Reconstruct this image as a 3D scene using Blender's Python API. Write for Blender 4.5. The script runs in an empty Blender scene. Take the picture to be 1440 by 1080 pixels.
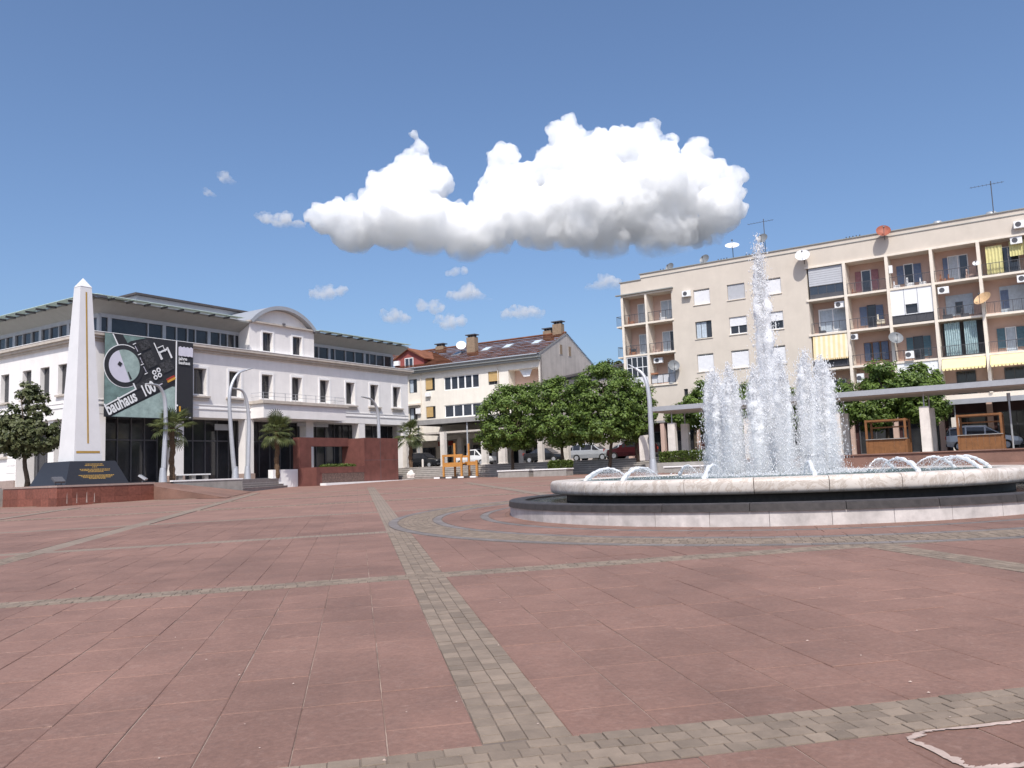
import bpy, bmesh, math, random
import numpy as np
from mathutils import Matrix, Vector
random.seed(7); rng = np.random.default_rng(7)
R = math.radians
scene = bpy.context.scene
C = scene.collection

# ------------------------------------------------------------------ camera, light, exposure
cd = bpy.data.cameras.new('camera'); cam = bpy.data.objects.new('camera', cd); C.objects.link(cam)
cd.sensor_width = 36; cd.lens = 1180 / 1440 * 36; cd.clip_start = .1; cd.clip_end = 20000
cam.matrix_world = Matrix.Translation((0, 0, 1.6)) @ Matrix.Rotation(math.pi/2 + math.atan(122/1180), 4, 'X') @ Matrix.Rotation(R(-2.1), 4, 'Z')
scene.camera = cam
BETA, ELEV = 30, 54
nS = Vector((-.5446, -.8387, 0)); mS = Vector((.8387, -.5446, 0))
sdir = (nS*math.cos(R(BETA)) + mS*math.sin(R(BETA))) * math.cos(R(ELEV)) + Vector((0, 0, math.sin(R(ELEV))))
w = bpy.data.worlds.new('World'); scene.world = w; w.use_nodes = True
nt = w.node_tree; bg = nt.nodes['Background']
sky = nt.nodes.new('ShaderNodeTexSky'); sky.sky_type = 'NISHITA'; sky.sun_disc = False
sky.sun_elevation = R(ELEV); sky.sun_rotation = math.atan2(sdir.x, sdir.y)
sky.altitude = 50; sky.air_density = .95; sky.dust_density = 2.8; sky.ozone_density = 6.0
nt.links.new(sky.outputs[0], bg.inputs[0]); bg.inputs[1].default_value = .15
sd = bpy.data.lights.new('sun', 'SUN'); sun = bpy.data.objects.new('sun', sd); C.objects.link(sun)
sd.energy = 4.1; sd.angle = R(.55); sd.color = (1, .955, .89)
sun.rotation_euler = sdir.to_track_quat('Z', 'Y').to_euler(); sun.location = (0, -20, 60)
vs = scene.view_settings; vs.view_transform = 'Standard'; vs.look = 'None'; vs.exposure = 0.16; vs.gamma = 1
scene.cycles.max_bounces = 8; scene.cycles.transparent_max_bounces = 24

# ------------------------------------------------------------------ helpers
class MB:
    def __init__(s): s.v = []; s.f = []; s.m = []; s.t = []
    def quad(s, a, b, c, d, m=0):
        n = len(s.v); s.v += [tuple(a), tuple(b), tuple(c), tuple(d)]; s.f.append((n, n+1, n+2, n+3)); s.m.append(m)
    def poly(s, pts, m=0):
        n = len(s.v); s.v += [tuple(p) for p in pts]; s.f.append(tuple(range(n, n+len(pts)))); s.m.append(m)
    def box(s, x0, x1, y0, y1, z0, z1, m=0, M=None):
        n = len(s.v)
        p = [(x0,y0,z0),(x1,y0,z0),(x1,y1,z0),(x0,y1,z0),(x0,y0,z1),(x1,y0,z1),(x1,y1,z1),(x0,y1,z1)]
        if M is not None: p = [tuple(M @ Vector(q)) for q in p]
        s.v += p
        for f in ((0,3,2,1),(4,5,6,7),(0,1,5,4),(1,2,6,5),(2,3,7,6),(3,0,4,7)):
            s.f.append(tuple(n+i for i in f)); s.m.append(m)
        return s
    def prism(s, pts, z0, z1, m=0):            # polygon in xy
        n = len(s.v); k = len(pts)
        s.v += [(p[0], p[1], z0) for p in pts] + [(p[0], p[1], z1) for p in pts]
        s.f.append(tuple(n+i for i in reversed(range(k)))); s.f.append(tuple(n+k+i for i in range(k))); s.m += [m, m]
        for i in range(k):
            j = (i+1) % k; s.f.append((n+i, n+j, n+k+j, n+k+i)); s.m.append(m)
        return s
    def prismy(s, pts, y0, y1, m=0):           # polygon in xz extruded along y
        n = len(s.v); k = len(pts)
        s.v += [(p[0], y0, p[1]) for p in pts] + [(p[0], y1, p[1]) for p in pts]
        s.f.append(tuple(n+i for i in range(k))); s.f.append(tuple(n+k+i for i in reversed(range(k)))); s.m += [m, m]
        for i in range(k):
            j = (i+1) % k; s.f.append((n+i, n+k+i, n+k+j, n+j)); s.m.append(m)
        return s
    def tube(s, path, rad, n=8, m=0, cap=True, flat=1.0):
        path = [Vector(p) for p in path]; base = len(s.v); k = len(path)
        for i, p in enumerate(path):
            d = (path[min(i+1, k-1)] - path[max(i-1, 0)]).normalized()
            if i == 0:
                a = d.cross(Vector((0, 0, 1)))
                if a.length < .2: a = d.cross(Vector((0, 1, 0)))
            else: a = pa - d*pa.dot(d)
            a.normalize(); pa = a; b = d.cross(a).normalized(); r = rad[i] if hasattr(rad, '__len__') else rad
            for j in range(n):
                t = 2*math.pi*j/n; s.v.append(tuple(p + a*(r*math.cos(t)) + b*(r*flat*math.sin(t))))
        for i in range(k-1):
            for j in range(n):
                q = (j+1) % n; s.f.append((base+i*n+j, base+i*n+q, base+(i+1)*n+q, base+(i+1)*n+j)); s.m.append(m)
        if cap:
            s.f.append(tuple(base+j for j in reversed(range(n)))); s.f.append(tuple(base+(k-1)*n+j for j in range(n))); s.m += [m, m]
        return s
    def lathe(s, prof, n=24, m=0, a0=0, a1=2*math.pi, c=(0,0), caps=False):   # prof: (r,z)
        base = len(s.v); k = len(prof); full = abs(a1-a0-2*math.pi) < 1e-6; cols = n if full else n+1
        for j in range(cols):
            t = a0+(a1-a0)*j/n
            for r, z in prof: s.v.append((c[0]+r*math.cos(t), c[1]+r*math.sin(t), z))
        for j in range(n):
            q = (j+1) % cols
            for i in range(k-1):
                s.f.append((base+j*k+i, base+q*k+i, base+q*k+i+1, base+j*k+i+1)); s.m.append(m)
        if caps and not full:
            s.poly([s.v[base+i] for i in range(k)], m); s.poly([s.v[base+n*k+i] for i in reversed(range(k))], m)
        return s
    def wall(s, x0, x1, z0, z1, holes, y=0, rev=.25, m=0, mr=None):
        xs = sorted({x0, x1, *[h[0] for h in holes], *[h[1] for h in holes]}); zs = sorted({z0, z1, *[h[2] for h in holes], *[h[3] for h in holes]})
        for i in range(len(xs)-1):
            for j in range(len(zs)-1):
                cx = (xs[i]+xs[i+1])/2; cz = (zs[j]+zs[j+1])/2
                if any(h[0] < cx < h[1] and h[2] < cz < h[3] for h in holes): continue
                s.quad((xs[i],y,zs[j]),(xs[i+1],y,zs[j]),(xs[i+1],y,zs[j+1]),(xs[i],y,zs[j+1]), m)
        mr = m if mr is None else mr
        for h in holes:
            a, b, c, d = h[:4]; r = h[4] if len(h) > 4 else rev; Y = y+r
            s.quad((a,y,c),(a,Y,c),(a,Y,d),(a,y,d), mr); s.quad((b,y,d),(b,Y,d),(b,Y,c),(b,y,c), mr)
            s.quad((a,y,d),(a,Y,d),(b,Y,d),(b,y,d), mr); s.quad((a,y,c),(b,y,c),(b,Y,c),(a,Y,c), mr)
        return s

def link(name, me, mats, parent=None, mw=None):
    o = bpy.data.objects.new(name, me); C.objects.link(o)
    if not isinstance(mats, (list, tuple)): mats = [mats]
    if not me.materials:
        for m in mats: me.materials.append(m)
    if parent is not None: o.parent = parent
    if mw is not None: o.matrix_local = mw if isinstance(mw, Matrix) else Matrix.Translation(mw)
    return o
def obj(name, mb, mats, parent=None, mw=None, smooth=False):
    me = bpy.data.meshes.new(name); me.from_pydata(mb.v, [], mb.f)
    me.polygons.foreach_set('material_index', mb.m)
    if smooth: me.polygons.foreach_set('use_smooth', [True]*len(mb.f))
    if mb.t:
        at = me.attributes.new('tint', 'FLOAT', 'FACE'); at.data.foreach_set('value', mb.t)
    me.update()
    return link(name, me, mats, parent, mw)
def tag(o, label, cat, group=None):
    o['label'] = label; o['category'] = cat
    if group: o['group'] = group
    return o
def thing(name, label, cat, mw=None, group=None):
    o = bpy.data.objects.new(name, None); C.objects.link(o); o.empty_display_size = .5
    if mw is not None: o.matrix_world = mw if isinstance(mw, Matrix) else Matrix.Translation(mw)
    return tag(o, label, cat, group)
def struct(o): o['kind'] = 'structure'; return o
def stuff(o): o['kind'] = 'stuff'; return o
def copy_tree(o, parent=None):
    c = o.copy(); C.objects.link(c); c.parent = parent
    for ch in list(o.children): copy_tree(ch, c)
    return c
def npmesh(name, verts, quads, tint=None, smooth=False):
    me = bpy.data.meshes.new(name); nv = len(verts); nf, k = quads.shape
    me.vertices.add(nv); me.vertices.foreach_set('co', np.ascontiguousarray(verts, dtype=np.float32).ravel())
    me.loops.add(nf*k); me.loops.foreach_set('vertex_index', np.ascontiguousarray(quads, dtype=np.int32).ravel())
    me.polygons.add(nf); me.polygons.foreach_set('loop_start', np.arange(0, nf*k, k, dtype=np.int32)); me.polygons.foreach_set('loop_total', np.full(nf, k, dtype=np.int32))
    if tint is not None:
        at = me.attributes.new('tint', 'FLOAT', 'FACE'); at.data.foreach_set('value', np.asarray(tint, dtype=np.float32))
    me.polygons.foreach_set('use_smooth', np.full(nf, smooth, dtype=bool))
    me.update(calc_edges=True); return me

# ------------------------------------------------------------------ materials
def mat(name, col, rough=.7, var=.12, scale=3., bump=.0, bscale=40., col2=None, metal=0., spec=.4, obj_coords=True, tint=0., streak=0.):
    m = bpy.data.materials.new(name); m.use_nodes = True; t = m.node_tree; N = t.nodes; Lk = t.links
    b = N['Principled BSDF']; b.inputs['Roughness'].default_value = rough; b.inputs['Metallic'].default_value = metal
    b.inputs['Specular IOR Level'].default_value = spec
    tc = N.new('ShaderNodeTexCoord'); geo = N.new('ShaderNodeNewGeometry')
    src = tc.outputs['Object'] if obj_coords else geo.outputs['Position']
    n1 = N.new('ShaderNodeTexNoise'); n1.inputs['Scale'].default_value = scale; n1.inputs['Detail'].default_value = 6; n1.inputs['Roughness'].default_value = .65
    Lk.new(src, n1.inputs['Vector'])
    mr = N.new('ShaderNodeMapRange'); mr.inputs[1].default_value = .3; mr.inputs[2].default_value = .7; Lk.new(n1.outputs[0], mr.inputs[0])
    mx = N.new('ShaderNodeMix'); mx.data_type = 'RGBA'
    c2 = col2 if col2 else tuple(c*(1-var*2) for c in col); c1 = col if col2 else tuple(min(1, c*(1+var*.5)) for c in col)
    mx.inputs[6].default_value = (*c2, 1); mx.inputs[7].default_value = (*c1, 1); Lk.new(mr.outputs[0], mx.inputs[0])
    out = mx.outputs[2]
    if streak:      # rain streaks: noise stretched along the vertical
        mp = N.new('ShaderNodeMapping'); mp.inputs['Scale'].default_value = (1.6, 1.6, .12); Lk.new(src, mp.inputs['Vector'])
        n3 = N.new('ShaderNodeTexNoise'); n3.inputs['Scale'].default_value = 1.5; n3.inputs['Detail'].default_value = 5; Lk.new(mp.outputs[0], n3.inputs['Vector'])
        m3 = N.new('ShaderNodeMapRange'); m3.inputs[1].default_value = .42; m3.inputs[2].default_value = .75; m3.inputs[3].default_value = 1; m3.inputs[4].default_value = 1-streak; Lk.new(n3.outputs[0], m3.inputs[0])
        vm = N.new('ShaderNodeVectorMath'); vm.operation = 'SCALE'; Lk.new(out, vm.inputs[0]); Lk.new(m3.outputs[0], vm.inputs['Scale']); out = vm.outputs[0]
    if tint:
        oi = N.new('ShaderNodeObjectInfo'); at = N.new('ShaderNodeAttribute'); at.attribute_name = 'tint'
        ad = N.new('ShaderNodeMath'); ad.operation = 'ADD'; Lk.new(oi.outputs['Random'], ad.inputs[0]); Lk.new(at.outputs['Fac'], ad.inputs[1])
        fr = N.new('ShaderNodeMath'); fr.operation = 'FRACT'; Lk.new(ad.outputs[0], fr.inputs[0])
        m4 = N.new('ShaderNodeMapRange'); m4.inputs[3].default_value = 1-tint; m4.inputs[4].default_value = 1+tint*.7; Lk.new(fr.outputs[0], m4.inputs[0])
        vm = N.new('ShaderNodeVectorMath'); vm.operation = 'SCALE'; Lk.new(out, vm.inputs[0]); Lk.new(m4.outputs[0], vm.inputs['Scale']); out = vm.outputs[0]
    Lk.new(out, b.inputs['Base Color'])
    if bump:
        n2 = N.new('ShaderNodeTexNoise'); n2.inputs['Scale'].default_value = bscale; n2.inputs['Detail'].default_value = 4; Lk.new(src, n2.inputs['Vector'])
        bp = N.new('ShaderNodeBump'); bp.inputs['Strength'].default_value = bump; bp.inputs['Distance'].default_value = .02; Lk.new(n2.outputs[0], bp.inputs['Height']); Lk.new(bp.outputs[0], b.inputs['Normal'])
    return m
M = {}
M['white'] = mat('white_render', (.80, .765, .74), .85, .04, .8, .15, 30, streak=.05)
M['trim'] = mat('white_trim', (.82, .80, .785), .7, .03, 2)
M['stone_trim'] = mat('cornice_stone', (.52, .46, .40), .8, .08, 2, streak=.15)
M['rust'] = mat('corten_steel', (.165, .06, .048), .75, .16, 1.5, .15, 60, streak=.15)
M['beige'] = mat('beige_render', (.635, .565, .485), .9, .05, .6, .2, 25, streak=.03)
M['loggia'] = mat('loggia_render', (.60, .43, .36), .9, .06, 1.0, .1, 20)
M['cream'] = mat('cream_render', (.80, .745, .66), .9, .04, 1.2, .1, 20, streak=.06)
M['creamtrim'] = mat('cream_concrete', (.78, .70, .60), .85, .06, 2)
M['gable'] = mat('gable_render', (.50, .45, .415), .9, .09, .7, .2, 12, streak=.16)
M['eave'] = mat('eave_panel', (.29, .295, .28), .7, .05, 1.5)
M['grey'] = mat('grey_metal', (.42, .43, .45), .45, .06, 2, metal=.3)
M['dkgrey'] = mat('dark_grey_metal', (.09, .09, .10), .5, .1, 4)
M['alu'] = mat('brushed_aluminium', (.46, .47, .50), .42, .06, 1.5, metal=.35)
M['glass'] = mat('dark_glass', (.034, .036, .043), .09, .25, .6, .04, 1.2, spec=.6)
M['glass2'] = mat('blue_glass', (.045, .055, .075), .08, .2, .6, .04, 1.2, spec=.7)
M['eglass'] = mat('frosted_glass', (.52, .66, .60), .3, .05, 1, spec=.6)
M['pvc'] = mat('white_plastic', (.82, .82, .82), .4, .02, 4)
M['shutter'] = mat('shutter_slat', (.76, .76, .78), .6, .04, 6)
M['greyblind'] = mat('grey_blind', (.46, .47, .50), .7, .04, 3)
M['blue'] = mat('blue_shutter', (.14, .19, .30), .6, .12, 4)
M['teal'] = mat('teal_shutter', (.10, .19, .24), .6, .12, 4)
M['redsh'] = mat('red_shutter', (.33, .16, .18), .6, .12, 4)
M['curtain'] = mat('pale_curtain', (.48, .55, .62), .9, .1, 4)
M['ycurtain'] = mat('yellow_curtain', (.68, .63, .30), .9, .1, 4)
M['tcurtain'] = mat('teal_curtain', (.38, .50, .52), .9, .2, 6)
M['yawn'] = mat('yellow_awning', (.86, .72, .36), .85, .05, 2)
M['sawn'] = mat('cream_awning', (.82, .64, .36), .85, .05, 2)
M['sawn2'] = mat('cream_awning_stripe', (.80, .72, .56), .85, .05, 2)
M['owood'] = mat('orange_wood', (.225, .095, .032), .6, .15, 3, .1, 30)
M['oframe'] = mat('orange_paint', (.48, .22, .055), .5, .1, 3)
M['ywood'] = mat('ochre_blind', (.52, .35, .15), .8, .07, 3)
M['roof'] = mat('clay_tile', (.25, .108, .066), .95, .25, .8, .4, 5, tint=.3, spec=.08)
M['roofd'] = mat('dark_roof', (.085, .075, .075), .8, .1, 1)
M['redwall'] = mat('red_render', (.30, .085, .075), .9, .1, 1)
M['brickch'] = mat('chimney_brick', (.30, .22, .15), .9, .2, 5, .4, 15)
M['granite'] = mat('red_granite', (.235, .085, .06), .35, .2, 6, .05, 80, tint=.25)
M['gcap'] = mat('granite_cap', (.36, .27, .235), .5, .1, 5)
M['dkstone'] = mat('dark_granite', (.030, .030, .034), .38, .15, 30, spec=.5)
M['marble'] = mat('white_marble', (.70, .69, .69), .4, .04, .8)
M['gold'] = mat('gilt', (.60, .36, .09), .4, .1, 5, metal=.4)
M['steps'] = mat('step_stone', (.36, .32, .29), .85, .12, 3, .1, 30)
M['conc'] = mat('concrete', (.34, .315, .29), .9, .12, 2, .2, 20, streak=.15)
M['canopy'] = mat('canopy_concrete', (.30, .29, .285), .85, .08, 1.5, .1, 20, streak=.1)
M['canopyu'] = mat('canopy_soffit', (.52, .47, .42), .9, .06, 1)
M['farland'] = mat('far_land', (.13, .125, .115), .95, .3, .01)
M['asphalt'] = mat('asphalt', (.07, .068, .066), .9, .15, 2, .3, 60)
M['pillar'] = mat('pillar_marble', (.74, .68, .62), .6, .09, 1.8, .05, 20, streak=.2)
M['maroon'] = mat('maroon_panel', (.07, .03, .03), .5, .15, 1.5)
M['tyre'] = mat('tyre', (.02, .02, .02), .85, .1, 8)
M['black'] = mat('black_print', (.028, .028, .032), .6, .05, 3)
M['tealp'] = mat('pale_teal_print', (.36, .46, .43), .7, .2, 1.4)
M['tealp2'] = mat('teal_print', (.19, .28, .26), .7, .22, 1.6)
M['greyp'] = mat('grey_print', (.07, .07, .075), .7, .5, 9)
M['whitep'] = mat('white_print', (.78, .78, .78), .7, .02, 3)
M['lilac'] = mat('lilac_print', (.62, .60, .68), .7, .03, 2)
M['goldp'] = mat('gold_print', (.62, .32, .05), .7, .05, 3)
M['redp'] = mat('red_sign', (.42, .05, .035), .5, .1, 4)
M['dish'] = mat('dish_white', (.76, .76, .77), .5, .04, 3)
M['dishred'] = mat('dish_rust', (.34, .10, .06), .6, .15, 5)
M['dishgrey'] = mat('dish_grey', (.20, .21, .22), .45, .1, 5)
M['dishorange'] = mat('dish_ochre', (.60, .40, .22), .5, .15, 5)
M['terracotta'] = mat('terracotta', (.40, .18, .10), .8, .1, 5)
M['bark'] = mat('bark', (.10, .075, .055), .95, .25, 6, .6, 25)
M['palmbark'] = mat('palm_fibre', (.14, .085, .05), .95, .3, 12, .8, 30)
M['soil'] = mat('soil', (.06, .045, .03), .95, .2, 8)

def leafmat(name, c1, c2, trans=.35):
    m = bpy.data.materials.new(name); m.use_nodes = True; t = m.node_tree; N = t.nodes; Lk = t.links; N.remove(N['Principled BSDF'])
    geo = N.new('ShaderNodeNewGeometry'); n1 = N.new('ShaderNodeTexNoise'); n1.inputs['Scale'].default_value = .9; n1.inputs['Detail'].default_value = 3; Lk.new(geo.outputs['Position'], n1.inputs['Vector'])
    at = N.new('ShaderNodeAttribute'); at.attribute_name = 'tint'
    ad = N.new('ShaderNodeMath'); ad.operation = 'MULTIPLY_ADD'; Lk.new(at.outputs['Fac'], ad.inputs[0]); ad.inputs[1].default_value = .6; Lk.new(n1.outputs[0], ad.inputs[2])
    mr = N.new('ShaderNodeMapRange'); mr.inputs[1].default_value = .35; mr.inputs[2].default_value = 1.1; Lk.new(ad.outputs[0], mr.inputs[0])
    mx = N.new('ShaderNodeMix'); mx.data_type = 'RGBA'; mx.inputs[6].default_value = (*c1, 1); mx.inputs[7].default_value = (*c2, 1); Lk.new(mr.outputs[0], mx.inputs[0])
    d = N.new('ShaderNodeBsdfPrincipled'); d.inputs['Roughness'].default_value = .5; d.inputs['Specular IOR Level'].default_value = .35; Lk.new(mx.outputs[2], d.inputs['Base Color'])
    tr = N.new('ShaderNodeBsdfTranslucent'); Lk.new(mx.outputs[2], tr.inputs['Color'])
    ms = N.new('ShaderNodeMixShader'); ms.inputs[0].default_value = trans; Lk.new(d.outputs[0], ms.inputs[1]); Lk.new(tr.outputs[0], ms.inputs[2]); Lk.new(ms.outputs[0], N['Material Output'].inputs[0])
    return m
M['leaf'] = leafmat('linden_leaf', (.042, .082, .018), (.18, .26, .055))
M['leafdk'] = leafmat('magnolia_leaf', (.03, .045, .014), (.12, .13, .055), .2)
M['leafpalm'] = leafmat('palm_leaf', (.035, .055, .018), (.14, .16, .055), .2)
M['hedge'] = leafmat('hedge_leaf', (.04, .065, .012), (.12, .16, .03), .25)

# red stone slab: worn, faint veining, pale scuffs
def slabmat():
    m = mat('red_stone_slab', (.236, .132, .099), .72, .1, 1.3, .25, 22, obj_coords=False, tint=.07)
    t = m.node_tree; N = t.nodes; Lk = t.links; b = N['Principled BSDF']
    src = b.inputs['Base Color'].links[0].from_socket; geo = N.new('ShaderNodeNewGeometry')
    n = N.new('ShaderNodeTexNoise'); n.inputs['Scale'].default_value = 7; n.inputs['Detail'].default_value = 8; n.inputs['Roughness'].default_value = .8; n.inputs['Distortion'].default_value = 1.5; Lk.new(geo.outputs['Position'], n.inputs['Vector'])
    r = N.new('ShaderNodeMapRange'); r.inputs[1].default_value = .52; r.inputs[2].default_value = .74; r.inputs[4].default_value = .75; Lk.new(n.outputs[0], r.inputs[0])
    mx = N.new('ShaderNodeMix'); mx.data_type = 'RGBA'; Lk.new(r.outputs[0], mx.inputs[0]); Lk.new(src, mx.inputs[6]); mx.inputs[7].default_value = (.30, .192, .152, 1)
    n2 = N.new('ShaderNodeTexNoise'); n2.inputs['Scale'].default_value = .35; n2.inputs['Detail'].default_value = 4; Lk.new(geo.outputs['Position'], n2.inputs['Vector'])
    r2 = N.new('ShaderNodeMapRange'); r2.inputs[1].default_value = .35; r2.inputs[2].default_value = .7; r2.inputs[3].default_value = .80; r2.inputs[4].default_value = 1.12; Lk.new(n2.outputs[0], r2.inputs[0])
    vm = N.new('ShaderNodeVectorMath'); vm.operation = 'SCALE'; Lk.new(mx.outputs[2], vm.inputs[0]); Lk.new(r2.outputs[0], vm.inputs['Scale'])
    n3 = N.new('ShaderNodeTexNoise'); n3.inputs['Scale'].default_value = 2.3; n3.inputs['Detail'].default_value = 7; n3.inputs['Roughness'].default_value = .7; n3.inputs['Distortion'].default_value = .8; Lk.new(geo.outputs['Position'], n3.inputs['Vector'])
    r3 = N.new('ShaderNodeMapRange'); r3.inputs[1].default_value = .55; r3.inputs[2].default_value = .75; r3.inputs[4].default_value = .45; Lk.new(n3.outputs[0], r3.inputs[0])
    m3 = N.new('ShaderNodeMix'); m3.data_type = 'RGBA'; Lk.new(r3.outputs[0], m3.inputs[0]); Lk.new(vm.outputs[0], m3.inputs[6]); m3.inputs[7].default_value = (.15, .092, .075, 1)
    n4 = N.new('ShaderNodeTexNoise'); n4.inputs['Scale'].default_value = 26; n4.inputs['Detail'].default_value = 6; n4.inputs['Roughness'].default_value = .8; Lk.new(geo.outputs['Position'], n4.inputs['Vector'])
    r4 = N.new('ShaderNodeMapRange'); r4.inputs[1].default_value = .3; r4.inputs[2].default_value = .7; r4.inputs[3].default_value = .80; r4.inputs[4].default_value = 1.20; Lk.new(n4.outputs[0], r4.inputs[0])
    v4 = N.new('ShaderNodeVectorMath'); v4.operation = 'SCALE'; Lk.new(m3.outputs[2], v4.inputs[0]); Lk.new(r4.outputs[0], v4.inputs['Scale'])
    Lk.new(v4.outputs[0], b.inputs['Base Color']); return m
M['slab'] = slabmat()
M['sett'] = mat('grey_stone_sett', (.238, .182, .137), .8, .12, 5, .3, 30, obj_coords=False, tint=.2)
M['settdk'] = mat('dark_stone_sett', (.19, .165, .155), .8, .12, 4, .2, 25, obj_coords=False, tint=.15)
# joints: mostly dark, in places washed white
M['joint'] = mat('slab_joint', (.44, .34, .285), .95, .1, 1.6, col2=(.10, .065, .052), obj_coords=False)
M['sjoint'] = mat('sett_joint', (.20, .16, .13), .95, .1, 2, col2=(.11, .085, .07), obj_coords=False)
M['lime'] = mat('lime_mortar', (.50, .385, .33), .9, .2, 6, .2, 40, obj_coords=False)
def brickmat(name, c1, c2, cm, bw, bh, mortar, off=.5):
    m = bpy.data.materials.new(name); m.use_nodes = True; t = m.node_tree; N = t.nodes; Lk = t.links; b = N['Principled BSDF']; b.inputs['Roughness'].default_value = .8
    tc = N.new('ShaderNodeTexCoord'); mp = N.new('ShaderNodeMapping'); mp.inputs['Rotation'].default_value = (0, 0, math.pi/2); Lk.new(tc.outputs['Object'], mp.inputs[0])
    br = N.new('ShaderNodeTexBrick'); br.inputs['Color1'].default_value = (*c1, 1); br.inputs['Color2'].default_value = (*c2, 1); br.inputs['Mortar'].default_value = (*cm, 1)
    br.inputs['Scale'].default_value = 1; br.inputs['Brick Width'].default_value = bw; br.inputs['Row Height'].default_value = bh; br.inputs['Mortar Size'].default_value = mortar; br.offset = off
    Lk.new(mp.outputs[0], br.inputs['Vector'])
    n = N.new('ShaderNodeTexNoise'); n.inputs['Scale'].default_value = .5; n.inputs['Detail'].default_value = 6; Lk.new(tc.outputs['Object'], n.inputs['Vector'])
    r = N.new('ShaderNodeMapRange'); r.inputs[1].default_value = .3; r.inputs[2].default_value = .7; r.inputs[3].default_value = .85; r.inputs[4].default_value = 1.12; Lk.new(n.outputs[0], r.inputs[0])
    vm = N.new('ShaderNodeVectorMath'); vm.operation = 'SCALE'; Lk.new(br.outputs['Color'], vm.inputs[0]); Lk.new(r.outputs[0], vm.inputs['Scale']); Lk.new(vm.outputs[0], b.inputs['Base Color']); return m
M['farslab'] = brickmat('far_slab', (.242, .138, .104), (.222, .124, .094), (.19, .112, .088), .85, .53, .012)
M['farsett'] = brickmat('far_sett', (.25, .192, .146), (.22, .168, .128), (.17, .13, .10), .15, .125, .012)

def watermat(name, col, rough, bs, strength):
    m = bpy.data.materials.new(name); m.use_nodes = True; t = m.node_tree; N = t.nodes; Lk = t.links; b = N['Principled BSDF']
    b.inputs['Base Color'].default_value = (*col, 1); b.inputs['Roughness'].default_value = rough; b.inputs['Specular IOR Level'].default_value = .5; b.inputs['IOR'].default_value = 1.33
    tc = N.new('ShaderNodeTexCoord'); n = N.new('ShaderNodeTexNoise'); n.inputs['Scale'].default_value = bs; n.inputs['Detail'].default_value = 5; Lk.new(tc.outputs['Object'], n.inputs['Vector'])
    bp = N.new('ShaderNodeBump'); bp.inputs['Strength'].default_value = strength; bp.inputs['Distance'].default_value = .16; Lk.new(n.outputs[0], bp.inputs['Height']); Lk.new(bp.outputs[0], b.inputs['Normal']); return m
M['pool'] = watermat('pool_water', (.05, .10, .10), .22, 5, 1.0)
M['gutter'] = watermat('gutter_water', (.022, .024, .024), .08, 5, .4)
def foammat():
    m = bpy.data.materials.new('aerated_water'); m.use_nodes = True; t = m.node_tree; N = t.nodes; Lk = t.links; N.remove(N['Principled BSDF'])
    d = N.new('ShaderNodeBsdfDiffuse'); d.inputs[0].default_value = (.95, .95, .96, 1)
    tr = N.new('ShaderNodeBsdfTranslucent'); tr.inputs[0].default_value = (.95, .95, .96, 1)
    gl = N.new('ShaderNodeBsdfGlossy'); gl.inputs['Roughness'].default_value = .15
    tp = N.new('ShaderNodeBsdfTransparent')
    a = N.new('ShaderNodeMixShader'); a.inputs[0].default_value = .5; Lk.new(d.outputs[0], a.inputs[1]); Lk.new(tr.outputs[0], a.inputs[2])
    b = N.new('ShaderNodeMixShader'); b.inputs[0].default_value = .03; Lk.new(a.outputs[0], b.inputs[1]); Lk.new(gl.outputs[0], b.inputs[2])
    c = N.new('ShaderNodeMixShader'); c.inputs[0].default_value = .12; Lk.new(b.outputs[0], c.inputs[1]); Lk.new(tp.outputs[0], c.inputs[2])
    Lk.new(c.outputs[0], N['Material Output'].inputs[0]); return m
M['foam'] = foammat()
def mistmat(name, dens):
    m = bpy.data.materials.new(name); m.use_nodes = True; t = m.node_tree; N = t.nodes; N.remove(N['Principled BSDF'])
    v = N.new('ShaderNodeVolumeScatter'); v.inputs['Color'].default_value = (.995, .995, 1, 1); v.inputs['Density'].default_value = dens; v.inputs['Anisotropy'].default_value = .2
    t.links.new(v.outputs[0], N['Material Output'].inputs['Volume']); return m
M['mist'] = mistmat('fine_spray', 1.9); M['froth'] = mistmat('dense_froth', 22.)
def rimmat():
    m = mat('cream_marble', (.66, .59, .53), .38, .07, 1.2, .04, 30, obj_coords=False, tint=.07)
    t = m.node_tree; N = t.nodes; Lk = t.links; b = N['Principled BSDF']; src = b.inputs['Base Color'].links[0].from_socket
    geo = N.new('ShaderNodeNewGeometry'); n = N.new('ShaderNodeTexNoise'); n.inputs['Scale'].default_value = 1.6; n.inputs['Detail'].default_value = 10; n.inputs['Roughness'].default_value = .75; n.inputs['Distortion'].default_value = 2.5; Lk.new(geo.outputs['Position'], n.inputs['Vector'])
    r = N.new('ShaderNodeMapRange'); r.inputs[1].default_value = .50; r.inputs[2].default_value = .53; r.inputs[4].default_value = .5; Lk.new(n.outputs[0], r.inputs[0])
    r2 = N.new('ShaderNodeMapRange'); r2.inputs[1].default_value = .53; r2.inputs[2].default_value = .60; r2.inputs[3].default_value = 1; r2.inputs[4].default_value = .12; Lk.new(n.outputs[0], r2.inputs[0])
    mu = N.new('ShaderNodeMath'); mu.operation = 'MULTIPLY'; Lk.new(r.outputs[0], mu.inputs[0]); Lk.new(r2.outputs[0], mu.inputs[1])
    mx = N.new('ShaderNodeMix'); mx.data_type = 'RGBA'; Lk.new(mu.outputs[0], mx.inputs[0]); Lk.new(src, mx.inputs[6]); mx.inputs[7].default_value = (.24, .16, .10, 1); Lk.new(mx.outputs[2], b.inputs['Base Color']); return m
M['rim'] = rimmat()
M['kerbdk'] = mat('black_granite', (.058, .05, .048), .55, .2, 8, spec=.35, streak=.2)
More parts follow.
